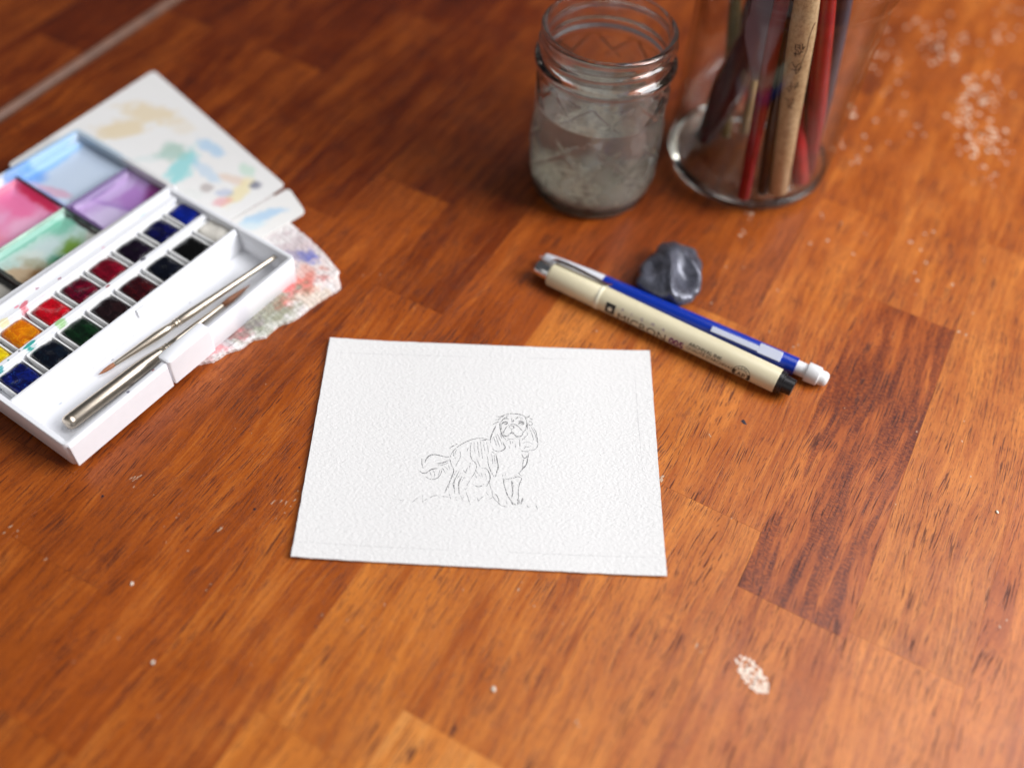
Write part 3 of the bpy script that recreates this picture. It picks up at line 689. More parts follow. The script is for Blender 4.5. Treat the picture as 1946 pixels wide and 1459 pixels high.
# far column (near the sheet) from the camera outwards
ws.append(well(*CB[2], *RB[1], (.56, .66, .80), [(0, 16.5, 20, 3.2, 0, (.25, .52, .85), .8, .4), (-14, 14, 6, 6, 0, (.12, .34, .80), .8, .5), (-14.5, -2, 3.2, 12, 12, (.68, .36, .48), .75, .4), (2, 0, 12, 12, 0, (.62, .72, .84), .5, .5), (18.5, 0, 1.5, 18, 0, (.30, .38, .50), .7, .5), (-18, -6, 1.5, 12, 0, (.16, .16, .40), .8, .5)]))
ws.append(well(*CB[1], *RB[1], (.82, .30, .50), [(12, 4, 9, 12, 10, (.85, .12, .32), .6, .5), (-2, 6, 8, 6, 0, (.84, .40, .62), .7, .6), (21, 0, 3, 19, 0, (.65, .02, .09), .95, .5), (-14, -2, 8, 10, 0, (.86, .22, .22), .8, .5), (5, -10, 10, 5, 0, (.86, .48, .66), .7, .5), (0, -17.5, 20, 2, 0, (.62, .06, .20), .7, .5), (4, 17, 18, 2.5, 0, (.80, .20, .30), .6, .5)]))
ws.append(well(*CB[0], *RB[1], (.80, .28, .20), [(0, 0, 12, 12, 0, (.84, .45, .3), .6, .5)]))
ws.append(well(*CB[2], *RB[0], (.52, .36, .66), [(8, -2, 10, 12, 10, (.38, .13, .50), .6, .5), (-10, -4, 8, 9, 0, (.66, .56, .80), .9, .5), (16, -9, 7, 6, 30, (.20, .02, .16), .9, .5), (0, -13.5, 19, 2.2, 0, (.22, .06, .16), .8, .5), (8, 8, 11, 3, 0, (.62, .48, .78), .7, .5), (0, 13.5, 20, 1.8, 0, (.16, .08, .28), .9, .5), (-18, 2, 1.8, 16, 0, (.07, .03, .12), .95, .4), (-2, 0, 1.6, 12, 20, (.34, .18, .52), .6, .6)]))
ws.append(well(*CB[1], *RB[0], (.48, .66, .60), [(0, 12.5, 24, 2, 0, (.16, .46, .34), .8, .5), (15, 8, 8, 5, 0, (.10, .46, .30), .7, .6), (9, -6, 7, 5, 30, (.16, .30, .02), .95, .7), (-1, -9, 4, 4, 0, (.02, .16, .08), .9, .6), (2, 3, 8, 5, 0, (.60, .72, .72), .8, .6), (-8, 2, 6, 6, 0, (.70, .76, .70), .8, .6), (-17, -4, 8, 8, 0, (.50, .36, .22), .95, .5), (-14, -11, 10, 5, 20, (.22, .11, .035), .9, .6), (-8, -2, 3, 8, 20, (.35, .34, .20), .6, .6), (20, -10, 4, 5, 0, (.55, .45, .38), .6, .5), (-21.8, 0, 1.4, 14, 0, (.02, .02, .02), .95, .4), (21.5, 0, 1.3, 14, 0, (.04, .03, .03), .95, .4), (-2, -6, 4, 2, 40, (.05, .30, .16), .6, .6)], .2))
ws.append(well(*CB[0], *RB[0], (.30, .28, .25), [(15, 0, 6, 10, 0, (.5, .48, .42), .7, .5), (20.5, 0, 1.6, 14, 0, (.01, .01, .01), .95, .4)]))
GREYR = plain("pigment stained rib", (.42, .42, .46), .4, noise=.5, scale=.05)
GREYG = plain("green stained rib", (.45, .62, .52), .4, noise=.3, scale=.08)
bpart("lid_rib", 4.2, 94, 33.7, 34.5, 2.0, 6.4, GREYG, .3, lid); bpart("lid_rib", 95.4, 133.2, 33.7, 34.5, 2.0, 6.4, plain("violet stained rib", (.20, .15, .30), .4), .3, lid)
bpart("lid_rib", 94.3, 95.1, 5.4, 71.2, 2.0, 6.3, plain("dark stained rib", (.10, .08, .12), .4, noise=.5, scale=.05), .3, lid)
bpart("lid_rib", 47.3, 48.1, 5.4, 71.2, 2.0, 6.3, plain("black stained rib", (.03, .02, .02), .4), .3, lid)

# half pans: one thing each
def box_to_world(a, b_, z): 
    c, s = math.cos(BA), math.sin(BA); return Vector((BX[0] + a * c - b_ * s, BX[1] + a * s + b_ * c, BX[2] + z))
CUP = plain("white pan plastic", (.80, .80, .79), .38, noise=.06, scale=.5)
def pan(a, b_, col, dark, label, lvl=0.0, wear=0.5, seed=0, gloss=.22, col2=None, w=14.3, l=16.9):
    o = box_to_world(a, b_, 2.3)
    e = empty("paint_pan", o, BA + R(random.uniform(-1.2, 1.2)), label, "paint pan", "half pans in the watercolour box")
    hw, hl = w / 2, l / 2
    V, Fc = loft([rrect(-hw + .6, hw - .6, -hl + .6, hl - .6, .8, 0), rrect(-hw, hw, -hl, hl, 1.0, 7.4), rrect(-hw + .1, hw - .1, -hl + .1, hl - .1, 1.0, 7.8), rrect(-hw + .8, hw - .8, -hl + .8, hl - .8, .8, 7.8), rrect(-hw + 1.0, hw - 1.0, -hl + 1.0, hl - 1.0, .8, 7.2), rrect(-hw + 1.4, hw - 1.4, -hl + 1.4, hl - 1.4, .8, 1.2)])
    smooth_by_angle(mk("pan_cup", V, Fc, CUP, e), 50)
    mt, t, b = newmat("paint cake"); v = ObjMM(t)
    c2 = col2 or tuple(min(1, x * 1.9 + .004) for x in col)
    sw = Noise(t, Vm(t, 'MULTIPLY', v, (1, .7, 1)), .28, 3, .55, 1.2)
    cc = Mix(t, Map(t, sw, .42, .62), dark, col); cc = Mix(t, Map(t, Noise(t, v, .22, 2, .5, 2.0), .58, .72, 0, .5), cc, c2)
    setin(t, b.inputs['Base Color'], cc); b.inputs['Roughness'].default_value = gloss
    b.inputs['Specular IOR Level'].default_value = .42
    setin(t, b.inputs['Normal'], Bump(t, Noise(t, v, .5, 3, .6, 1.0), .35, .0006))
    n = 18; V, Fc = [], []; cw, cl = hw - 1.05, hl - 1.05
    rn = random.Random(seed)
    dx, dy = rn.uniform(-.3, .3), rn.uniform(-.3, .3)
    for j in range(n + 1):
        for i in range(n + 1):
            x, y = -1 + 2 * i / n, -1 + 2 * j / n
            # squircle so that the corners are rounded
            sx = x * math.sqrt(1 - .22 * y * y); sy = y * math.sqrt(1 - .22 * x * x)
            rdist = math.hypot(x - dx, y - dy)
            z = 7.4 + lvl + 1.5 * (1 - max(abs(x), abs(y)) ** 4) - wear * 2.2 * math.exp(-(rdist / .55) ** 2) + .5 * mnoise.noise(Vector((x * 1.6, y * 1.6, seed)))
            z -= 3.0 * max(0, max(abs(x), abs(y)) - .93) / .07 * .5
            V.append((sx * cw * 1.06, sy * cl * 1.06, z))
    for j in range(n):
        for i in range(n):
            k = j * (n + 1) + i; Fc.append((k, k + 1, k + n + 2, k + n + 1))
    mk("paint_cake", V, Fc, mt, e, smooth=True)
A0, DP = 13.6, 16.15
right = [((.004, .012, .16), (.002, .004, .05), "ultramarine blue pan, nearest in the row beside the brush trough", .6, (.02, .10, .42)),
         ((.003, .008, .018), (.002, .003, .008), "inky prussian blue pan next to the ultramarine blue one", .2, (.01, .03, .04)),
         ((.004, .030, .008), (.002, .010, .004), "dark green pan in the row beside the brushes", .1, (.008, .045, .015)),
         ((.022, .007, .008), (.008, .003, .004), "dark umber brown pan between green and maroon", .3, (.04, .025, .028)),
         ((.060, .002, .004), (.022, .001, .003), "maroon brown pan between umber and indigo", .2, (.12, .01, .015)),
         ((.003, .004, .012), (.001, .002, .006), "indigo pan between the maroon and the black ones", .1, (.01, .015, .03)),
         ((.002, .002, .002), (.001, .001, .001), "black pan next to the white one", .1, (.004, .004, .004)),
         ((.76, .73, .66), (.66, .63, .56), "white pan at the far end of its row", .3, (.8, .78, .72))]
left = [((.80, .62, .01), (.62, .40, .005), "lemon yellow pan at the near end of its row", .5, (.85, .70, .02)),
        ((.75, .26, .003), (.55, .13, .002), "orange yellow pan beside the bright red one", .5, (.85, .42, .01)),
        ((.60, .004, .014), (.36, .002, .008), "bright red pan, shiny and hollowed by use", .7, (.80, .01, .05)),
        ((.16, .002, .016), (.05, .001, .008), "deep crimson pan behind the bright red one", .5, (.32, .01, .07)),
        ((.22, .002, .015), (.11, .001, .008), "wine red pan between crimson and dark violet", .1, (.26, .006, .02)),
        ((.010, .003, .014), (.004, .001, .006), "blackish violet pan between wine red and navy", .1, (.02, .006, .03)),
        ((.004, .005, .075), (.002, .002, .03), "navy blue pan behind the dark violet one", .1, (.01, .012, .14)),
        ((.003, .018, .30), (.002, .010, .16), "bright cobalt blue pan at the far end of its row", .1, (.004, .03, .38))]
for i, (c, d, lab, wr, c2) in enumerate(right): pan(A0 + DP * i, 45.85, c, d, lab, wear=wr, seed=i + 1, col2=c2, gloss=.5 if i == 7 else .24)
for i, (c, d, lab, wr, c2) in enumerate(left): pan(A0 + DP * i, 65.8, c, d, lab, wear=wr, seed=i + 21, col2=c2, gloss=.18)

# the two metal travel brushes in the trough
def bw(a, b_, z): return box_to_world(a, b_, z)
HAIR = plain("reddish brown hair", (.36, .15, .075), .5, noise=.35, scale=3.0)
def tbrush(label, pts, tip, hairprof, handle_prof, s_total, ferr, collar_s, hair_at_end=False):
    p0, p1 = pts; d = (p1 - p0).normalized()
    o = Vector((p0.x, p0.y, p0.z)); e = empty("travel_brush", o, 0, label, "paintbrush", "travel brushes in the box")
    rod("handle", p0, p1, handle_prof, SILVER, e, 32, o); rod("ferrule", p0, p1, ferr, SILVER, e, 32, o)
    rod("collar", p0, p1, [(collar_s - 1.4, 0), (collar_s - 1.4, 1.75), (collar_s - 1.0, 2.05), (collar_s - .5, 2.05), (collar_s - .3, 1.8), (collar_s + .3, 1.8), (collar_s + .5, 2.1), (collar_s + 1.0, 2.1), (collar_s + 1.4, 1.8), (collar_s + 1.4, 0)], SILVER, e, 32, o)
    h = rod("bristles", p0, p1, hairprof, HAIR, e, 24, o)
    return e
# first: hair tip towards the near end, lies across the second
p0, p1 = bw(35.6, 26.6, 4.0), bw(131.0, 11.0, 10.0); LN = (p1 - p0).length
tbrush("slim silver brush with a pointed brown hair tip, lying across the other one", (p0, p1), None,
       [(0, 0), (1.2, .28), (3.5, .85), (6, 1.05), (8.4, .95), (8.6, 0)],
       [(41, 0), (41, 1.7), (42.5, 2.0), (48, 2.05), (60, 1.75), (85, 1.35), (LN - 1.2, 1.1), (LN - .3, .9), (LN, 0)], LN,
       [(8.2, 0), (8.2, 1.0), (9, 1.05), (24, 1.8), (30, 2.05), (34, 1.95), (39.5, 1.6), (39.8, 0)], 40.5)
# second: thick rounded end near, its hair under the first brush
p0, p1 = bw(9.5, 15.2, 5.9), bw(110, 11.6, 5.2); LN = (p1 - p0).length
tbrush("silver brush with a thick rounded handle end and its hair tip hidden under the other", (p0, p1), None,
       [(86.5, 0), (86.5, 1.2), (91, 1.45), (97, 1.0), (103, .15), (103.5, 0)],
       [(0, 0), (.25, 2.2), (.9, 3.0), (2.2, 3.35), (3.2, 3.4), (3.5, 3.28), (3.9, 3.4), (38, 3.3), (44, 3.0), (50, 2.3), (52, 1.9), (52.3, 0)], LN,
       [(54.2, 0), (54.2, 1.75), (60, 1.7), (70, 1.6), (86, 1.15), (86.6, 1.05), (86.6, 0)], 53.4)

# ------------------------------------------------------------------ pen, pencil
def surf_frame(p0, ang):
    d = Vector((math.cos(ang), math.sin(ang), 0)); nlow = Vector((math.sin(ang), -math.cos(ang), 0)); return d, nlow
def wrap_text(txt, size_mm, s0, phi_top, rad, mat, name, parent, sx=1.0, font_w=0.0, flat=None):
    """lettering printed on a barrel along local X; the top of the letters lies at angle phi_top"""
    cu = bpy.data.curves.new(name, 'FONT'); cu.body = txt; cu.size = 1.0; cu.resolution_u = 3; cu.offset = font_w
    to = bpy.data.objects.new(name, cu); C.objects.link(to)
    dg = bpy.context.evaluated_depsgraph_get(); me = bpy.data.meshes.new_from_object(to.evaluated_get(dg))
    C.objects.unlink(to); bpy.data.objects.remove(to); bpy.data.curves.remove(cu)
    bm = bmesh.new(); bm.from_mesh(me); bpy.data.meshes.remove(me)
    for k in range(-6, 12):
        g = bm.verts[:] + bm.edges[:] + bm.faces[:]
        bmesh.ops.bisect_plane(bm, geom=g, plane_co=(0, k * .1, 0), plane_no=(0, 1, 0))
    capH = .70
    V = []
    for v_ in bm.verts:
        s = s0 + v_.co.x * size_mm * sx / capH; arc = (capH - v_.co.y) * size_mm / capH
        phi = phi_top - arc / rad; rr_ = rad + .035
        V.append((s, -rr_ * math.cos(phi), rr_ * math.sin(phi)))
    wid = (max(v_.co.x for v_ in bm.verts)) * size_mm * sx / capH
    bm.verts.index_update(); Fc = [tuple(q.index for q in f.verts) for f in bm.faces]; bm.free()
    return mk(name, V, Fc, mat, parent), wid
def patch(poly, rad, mat, name, parent, holes=None):
    """small printed shapes: list of polygons in (s, phi) on a barrel"""
    V, Fc = [], []
    for pl in poly:
        k = len(V)
        for s, ph in pl: V.append((s, -(rad + .03) * math.cos(ph), (rad + .03) * math.sin(ph)))
        Fc.append(tuple(range(k, k + len(pl))))
    return mk(name, V, Fc, mat, parent)
def lat(name, prof, mat, parent, n=48, rf=None):
    V, Fc = lathe([(r, s) for s, r in prof], n, rf)
    V = [(z, -x, y) for x, y, z in V]
    return smooth_by_angle(mk(name, V, Fc, mat, parent), 40)

PANG = R(-28.77)
pen = empty("fineliner_pen", (15.1, 333.9, 6.0), PANG, "cream capped drawing pen with black end lying beside the blue pencil", "pen")
lat("cap", [(-.2, 0), (-.2, 4.6), (0, 5.6), (.5, 5.95), (1.0, 6.0), (26.3, 6.0), (26.5, 5.9), (26.5, 0)], CREAM, pen)
lat("cap_ring", [(26.4, 0), (26.4, 6.05), (26.8, 6.2), (27.9, 6.2), (28.3, 6.0), (28.3, 0)], CREAM2, pen)
lat("cap_end", [(-8.0, 0), (-8.0, 3.6), (-7.6, 4.1), (-7.2, 4.25), (-3, 4.35), (-1.4, 4.4), (-.1, 4.4), (-.1, 0)], CHROME, pen)
lat("barrel", [(28.2, 0), (28.2, 5.72), (90, 5.75), (117.2, 5.75), (117.8, 5.6), (117.8, 0)], CREAM, pen)
lat("end_plug", [(117.7, 0), (117.7, 5.5), (119.4, 5.4), (119.6, 5.0), (120.4, 5.0), (120.6, 4.0), (125.0, 3.9), (125.2, 3.6), (125.2, 0)], BLACKP, pen)
# spring clip: a bent strip along the far upper side of the cap
V, Fc = [], []
ph = R(118)
cdir = Vector((0, -math.cos(ph), math.sin(ph))); tdir = Vector((0, math.sin(ph), math.cos(ph)))
cl = [(-1.8, 4.3, 2.0), (-1.6, 6.2, 2.0), (0, 7.0, 2.0), (4, 7.3, 1.9), (12, 7.4, 1.7), (20, 7.1, 1.5), (27, 6.7, 1.3), (29, 7.0, 1.1), (30.5, 7.6, .9)]
for s, r_, hw in cl:
    for zz in (0, .55):
        for sg in (-1, 1):
            p = cdir * (r_ + zz) + tdir * hw * sg; V.append((s, p.y, p.z))
for i in range(len(cl) - 1):
    a = i * 4; Fc += [(a, a + 1, a + 5, a + 4), (a + 2, a + 6, a + 7, a + 3), (a, a + 4, a + 6, a + 2), (a + 1, a + 3, a + 7, a + 5)]
Fc += [(0, 2, 3, 1), (len(V) - 4, len(V) - 3, len(V) - 1, len(V) - 2)]
mk("pocket_clip", V, Fc, CHROME, pen, bevel=.18)
# printing
RB_ = 5.75
def sq(s0, s1, p0_, p1_): return [(s0, p0_), (s1, p0_), (s1, (p0_ + p1_) / 2), (s1, p1_), (s0, p1_), (s0, (p0_ + p1_) / 2)]
q = []
p_t, p_b = R(41), R(-14); n = 6
for k in range(n): q.append([(32.6, p_t + (p_b - p_t) * k / n), (37.4, p_t + (p_b - p_t) * k / n), (37.4, p_t + (p_b - p_t) * (k + 1) / n), (32.6, p_t + (p_b - p_t) * (k + 1) / n)])
logo = patch(q, RB_, INK, "printed_square", pen)
def petal(s, ph, a, l=1.25, w=.62):
    out = []
    for k in range(10):
        t = 2 * PI * k / 10; x, y = l * .5 + l * .55 * math.cos(t), w * math.sin(t)
        out.append((s + x * math.cos(a) - y * math.sin(a), ph + (x * math.sin(a) + y * math.cos(a)) / RB_))
    return out
patch([petal(35.0, R(12), R(90 + 72 * k)) for k in range(5)], RB_ + .03, CREAM2, "printed_flower", pen)
wrap_text("MICRON", 4.4, 39.0, R(17), RB_, plain("grey brown print", (.09, .06, .04), .5), "printed_word", pen, sx=1.04)
lets = [("P", 40.5), ("I", 45.5), ("G", 50.4), ("M", 56.0), ("A", 61.6)]
for ch, s in lets: wrap_text(ch, 1.4, s, R(43), RB_, INKV, "printed_letter", pen)
wrap_text("005", 4.0, 66.2, R(17), RB_, INKP, "printed_number", pen, sx=.86, font_w=.035)
o, wd = wrap_text("ARCHIVAL INK", 1.75, 75.6, R(37), RB_, INK, "printed_line", pen, sx=.98, font_w=.008)
o, wd = wrap_text("QUALITÉ D'ARCHIVAGE", 1.75, 74.8, R(14), RB_, INK, "printed_line", pen, sx=.93, font_w=.008)
# round seal with AP
q = []
cs, cph, ro, ri = 102.3, R(-3), 4.4, 4.0
for (a_o, a_i) in ((4.4, 4.18), (2.95, 2.8)):
    for k in range(48):
        t0, t1 = 2 * PI * k / 48, 2 * PI * (k + 1) / 48
        q.append([(cs + a_o * math.cos(t0), cph + a_o * math.sin(t0) / RB_), (cs + a_o * math.cos(t1), cph + a_o * math.sin(t1) / RB_), (cs + a_i * math.cos(t1), cph + a_i * math.sin(t1) / RB_), (cs + a_i * math.cos(t0), cph + a_i * math.sin(t0) / RB_)])
for c0, c1 in ((-35, 25), (155, 215)):          # the dark arcs at both sides
    for k in range(10):
        t0, t1 = R(c0 + (c1 - c0) * k / 10), R(c0 + (c1 - c0) * (k + 1) / 10)
        q.append([(cs + 4.2 * math.cos(t0), cph + 4.2 * math.sin(t0) / RB_), (cs + 4.2 * math.cos(t1), cph + 4.2 * math.sin(t1) / RB_), (cs + 3.1 * math.cos(t1), cph + 3.1 * math.sin(t1) / RB_), (cs + 3.1 * math.cos(t0), cph + 3.1 * math.sin(t0) / RB_)])
patch(q, RB_, INK, "printed_seal", pen)
wrap_text("AP", 2.7, 100.2, cph + 1.1 / RB_, RB_, INK, "printed_letters", pen, sx=.9, font_w=.02)
for k, ch in enumerate("ACMI"):
    wrap_text(ch, .95, cs + 3.5 * math.cos(R(128 - 25 * k)) - .3, cph + (3.5 * math.sin(R(128 - 25 * k)) + .48) / RB_, RB_, INK, "printed_letter", pen)

PA2 = R(-26.44)
pencil = empty("mechanical_pencil", (11.5, 345.7, 4.3), PA2, "blue mechanical pencil with white tip, clear clip and white eraser, behind the cream pen", "pencil")
lat("tip_sleeve", [(-2.5, 0), (-2.5, .35), (0, .5), (0, 2.4), (1, 2.9), (10, 3.4), (24, 4.0), (31, 4.2), (32, 4.2), (32, 0)], plain("white glossy sleeve", (.72, .73, .78), .2), pencil, 32)
lat("barrel", [(31.9, 0), (31.9, 4.1), (33, 4.25), (80, 4.3), (129.8, 4.3), (130.3, 4.15), (130.3, 0)], BLUEP, pencil, 8 * 6)
lat("eraser_neck", [(130.2, 0), (130.2, 3.3), (135.4, 3.35), (135.4, 0)], WHITEP, pencil, 32)
lat("eraser_cap", [(135.3, 0), (135.3, 4.4), (135.7, 4.6), (141.0, 4.4), (141.4, 4.0), (141.5, 0)], WHITEP, pencil, 32)
lat("eraser", [(141.4, 0), (141.4, 3.5), (144.0, 3.35), (145.0, 2.8), (145.5, 1.6), (145.6, 0)], ERASERW, pencil, 32)
CLEAR = plain("frosted clear plastic", (.80, .85, 1.0), .25, Transmission_Weight=.25)
V, Fc = [], []
def clip_box(s0, s1, p0_, p1_, r0, r1):
    k = len(V)
    for s in (s0, s1):
        for ph_, r_ in ((p0_, r0), (p1_, r0), (p1_, r1), (p0_, r1)): V.append((s, -r_ * math.cos(ph_), r_ * math.sin(ph_)))
    Fc.extend([(k, k+1, k+2, k+3), (k+4, k+7, k+6, k+5), (k, k+4, k+5, k+1), (k+1, k+5, k+6, k+2), (k+2, k+6, k+7, k+3), (k+3, k+7, k+4, k)])
clip_box(89, 112, R(42), R(68), 5.2, 6.0)
clip_box(112.05, 123, R(38), R(84), 4.2, 6.3)
mk("clip", V, Fc, CLEAR, pencil, bevel=.3)

# ------------------------------------------------------------------ kneaded eraser
def eraser():
    c = at(1268, 524, 0); c = Vector((73, 341.5, 0))
    bm = bmesh.new(); bmesh.ops.create_icosphere(bm, subdivisions=6, radius=1.0)
    out = [at(x, y, 4) - c for x, y in ((1208, 545), (1213, 522), (1236, 488), (1258, 466), (1283, 466), (1312, 474), (1325, 494), (1330, 530), (1322, 560), (1307, 577), (1290, 581), (1262, 572), (1230, 560))]
    angs = sorted((math.atan2(p.y, p.x), p.to_2d().length) for p in out)
    def rad(t):
        n = len(angs)
        for i in range(n):
            a0, r0 = angs[i]; a1, r1 = angs[(i + 1) % n]
            if i == n - 1: a1 += 2 * PI
            tt = t if t >= angs[0][0] else t + 2 * PI
            if a0 <= tt <= a1: f = (tt - a0) / (a1 - a0); f = f * f * (3 - 2 * f); return r0 + (r1 - r0) * f
        return angs[0][1]
    for v_ in bm.verts:
        n_ = v_.co.normalized(); t = math.atan2(n_.y, n_.x); hr = math.hypot(n_.x, n_.y)
        r_ = rad(t) * .99
        x, y = r_ * hr ** .8 * math.cos(t), r_ * hr ** .8 * math.sin(t)
        z = 6.8 + n_.z * 6.9
        # shear the top towards the far side, thumb dish on the camera side, ridges
        if n_.z > 0:
            z += 2.5 * math.exp(-(((x + 1) / 6) ** 2 + ((y - 10) / 8) ** 2))
            z -= 5.2 * math.exp(-(((x - 6) / 6.0) ** 2 + ((y + 5) / 8) ** 2))
            z += 1.6 * math.exp(-(((x + 1.5) / 2.0) ** 2)) * max(0, min(1, (10 - y) / 10))
            z -= 2.8 * math.exp(-(((x + 9.5) / 3.2) ** 2 + ((y + 1) / 7) ** 2))
            z += .9 * math.exp(-(((x + .6 * y - 12) / 2.0) ** 2))
        nz = mnoise.noise(Vector((x * .09, y * .09, z * .12)))
        z += .8 * nz
        x += 1.3 * mnoise.noise(Vector((x * .1, y * .1, z * .15 + 7))); y += 1.3 * mnoise.noise(Vector((x * .1 + 4, y * .1, z * .15)))
        x += z * .02; y -= z * .32
        v_.co = Vector((x, y, max(.05, z)))
    V = [tuple(v_.co) for v_ in bm.verts]; Fc = [tuple(q.index for q in f.verts) for f in bm.faces]; bm.free()
    mt, t, b = newmat("grey kneaded putty"); v = ObjMM(t)
    g = Noise(t, Vm(t, 'MULTIPLY', v, (1, .35, .6)), .5, 4, .6, 1.5)
    setin(t, b.inputs['Base Color'], Ramp(t, g, [(.3, (.048, .05, .064)), (.7, (.15, .155, .20))]))
    b.inputs['Roughness'].default_value = .34; b.inputs['Metallic'].default_value = .35; b.inputs['Specular IOR Level'].default_value = .7
    gr = Noise(t, Vm(t, 'MULTIPLY', v, (1.6, .25, .5)), .6, 4, .6, 1.0)
    setin(t, b.inputs['Normal'], Bump(t, gr, .2, .0006))
    o = mk("kneaded_eraser", V, Fc, mt, smooth=True, origin=c)
    tag(o, "dark grey kneaded eraser lump with a thumb dent, touching the blue pencil", "eraser")
eraser()

# ------------------------------------------------------------------ small glass jar with cloudy rinse water
def glass_material(name, tint=(.985, .995, .99), rough=0.0, bump=0.0):
    mt, t, b = newmat(name)
    b.inputs['Base Color'].default_value = (*tint, 1); b.inputs['Roughness'].default_value = rough
    b.inputs['Transmission Weight'].default_value = 1; b.inputs['IOR'].default_value = 1.5
    if bump:
        setin(t, b.inputs['Normal'], Bump(t, Noise(t, ObjMM(t), .16, 3, .6), bump, .0008))
    return mt
GLASS = glass_material("jar glass", bump=.12)
jar = empty("rinse_jar", (33.3, 410.2, 0), 0, "small ribbed glass jar half full of cloudy rinse water", "jar")
def quilt(r, z, t):
    d = 0.0
    if r > 29.5:
        if 9 < z < 47 or 55 < z < 70:
            k = 9
            a = (t * k / (2 * PI) + z / 20.0) % 1; b_ = (t * k / (2 * PI) - z / 20.0) % 1
            fade = min(1, (z - 9) / 4, (47 - z) / 5) if z < 50 else min(1, (z - 55) / 3, (70 - z) / 3)
            fade = max(0, fade)
            d = 1.15 * fade * max(math.exp(-(min(a, 1 - a) / .045) ** 2), math.exp(-(min(b_, 1 - b_) / .045) ** 2))
        zz = 85.2 + 1.6 * math.sin(t + 1.0)
        if z > 78: d += 1.5 * math.exp(-((z - zz) / 1.0) ** 2)
    return r + d
prof = [(0, 2.2), (12, 2.0), (22, 1.6), (25, .7), (26.5, .2), (28, .2), (29.6, .8), (30.8, 2.4), (31.4, 5)]
z = 6.5
while z < 68: prof.append((31.6 + .9 * math.sin(PI * min(1, z / 70.0)), z)); z += .9
prof += [(31.9, 69), (31.4, 70.5), (31.2, 72.5), (31.6, 73.5), (33.4, 74.5), (34.1, 75.6), (34.1, 77), (33.3, 78.2), (31.6, 79)]
z = 80
while z < 89.6: prof.append((31.3, z)); z += .5
prof += [(31.5, 90), (32.0, 90.6), (32.1, 91.4), (31.6, 92.2), (30.6, 92.6), (29.4, 92.5), (28.7, 91.8), (28.5, 90), (28.5, 78), (28.8, 72), (29.3, 60), (29.3, 12), (28.4, 7.5), (26.0, 5.4), (20, 4.8), (0, 4.6)]
V, Fc = lathe(prof, 288, quilt)
mk("jar_glass", V, Fc, GLASS, jar, smooth=True)
def water_material():
    mt, t, b = newmat("cloudy rinse water"); v = ObjMM(t)
    b.inputs['Base Color'].default_value = (.97, .95, .90, 1); b.inputs['Transmission Weight'].default_value = 1; b.inputs['IOR'].default_value = 1.33; b.inputs['Roughness'].default_value = .12
    d = N(t, 'ShaderNodeBsdfDiffuse', 0, {'Color': (.86, .83, .76)}); tr = N(t, 'ShaderNodeBsdfTranslucent', 0, {'Color': (.92, .89, .82)})
    m1 = t.nodes.new('ShaderNodeMixShader'); m1.inputs[0].default_value = .5; t.links.new(d, m1.inputs[1]); t.links.new(tr, m1.inputs[2])
    f = Map(t, Noise(t, v, .05, 3, .6), .3, .7, .16, .34)
    m2 = t.nodes.new('ShaderNodeMixShader'); setin(t, m2.inputs[0], f); t.links.new(b.outputs[0], m2.inputs[1]); t.links.new(m1.outputs[0], m2.inputs[2])
    t.links.new(m2.outputs[0], t.nodes['Material Output'].inputs[0])
    return mt
V, Fc = lathe([(0, 4.4), (19, 4.6), (26.2, 5.3), (28.7, 7.4), (29.6, 12), (29.6, 30), (29.6, 52.6), (28.9, 52.4), (27.5, 52.1), (20, 52), (0, 52)], 96)
wat = mk("rinse_water", V, Fc, water_material(), smooth=True, origin=(33.3, 410.2, 0))
smooth_by_angle(wat, 50); tag(wat, "cloudy grey rinse water filling the lower half of the small jar", "water")
# pale grit settled on the bottom
V, Fc = lathe([(0, 5.2), (22, 5.4), (26.5, 7.0), (27.8, 10)] + [(r, 0) for r in (26.5, 24, 21, 18, 15, 12, 9, 6, 3)] + [(0, 0)], 48)
rows = 48
V = [list(v_) for v_ in V]
for v_ in V:
    if v_[2] == 0: v_[2] = 10.2 + 1.8 * mnoise.noise(Vector((v_[0] * .16, v_[1] * .16, 3))) + 1.0 * mnoise.noise(Vector((v_[0] * .4, v_[1] * .4, 8)))
mt, t, b = newmat("settled pigment grit"); vv = ObjMM(t)
setin(t, b.inputs['Base Color'], Ramp(t, Noise(t, vv, .28, 4, .7), [(.38, (.20, .19, .15)), (.5, (.62, .58, .46)), (.62, (.90, .86, .70))])); b.inputs['Roughness'].default_value = .9
g = mk("pigment_sediment", V, Fc, mt, smooth=True, origin=(33.3, 410.2, 0)); tag(g, "pale beige pigment grit settled at the bottom of the small jar", "sediment", kind='stuff')

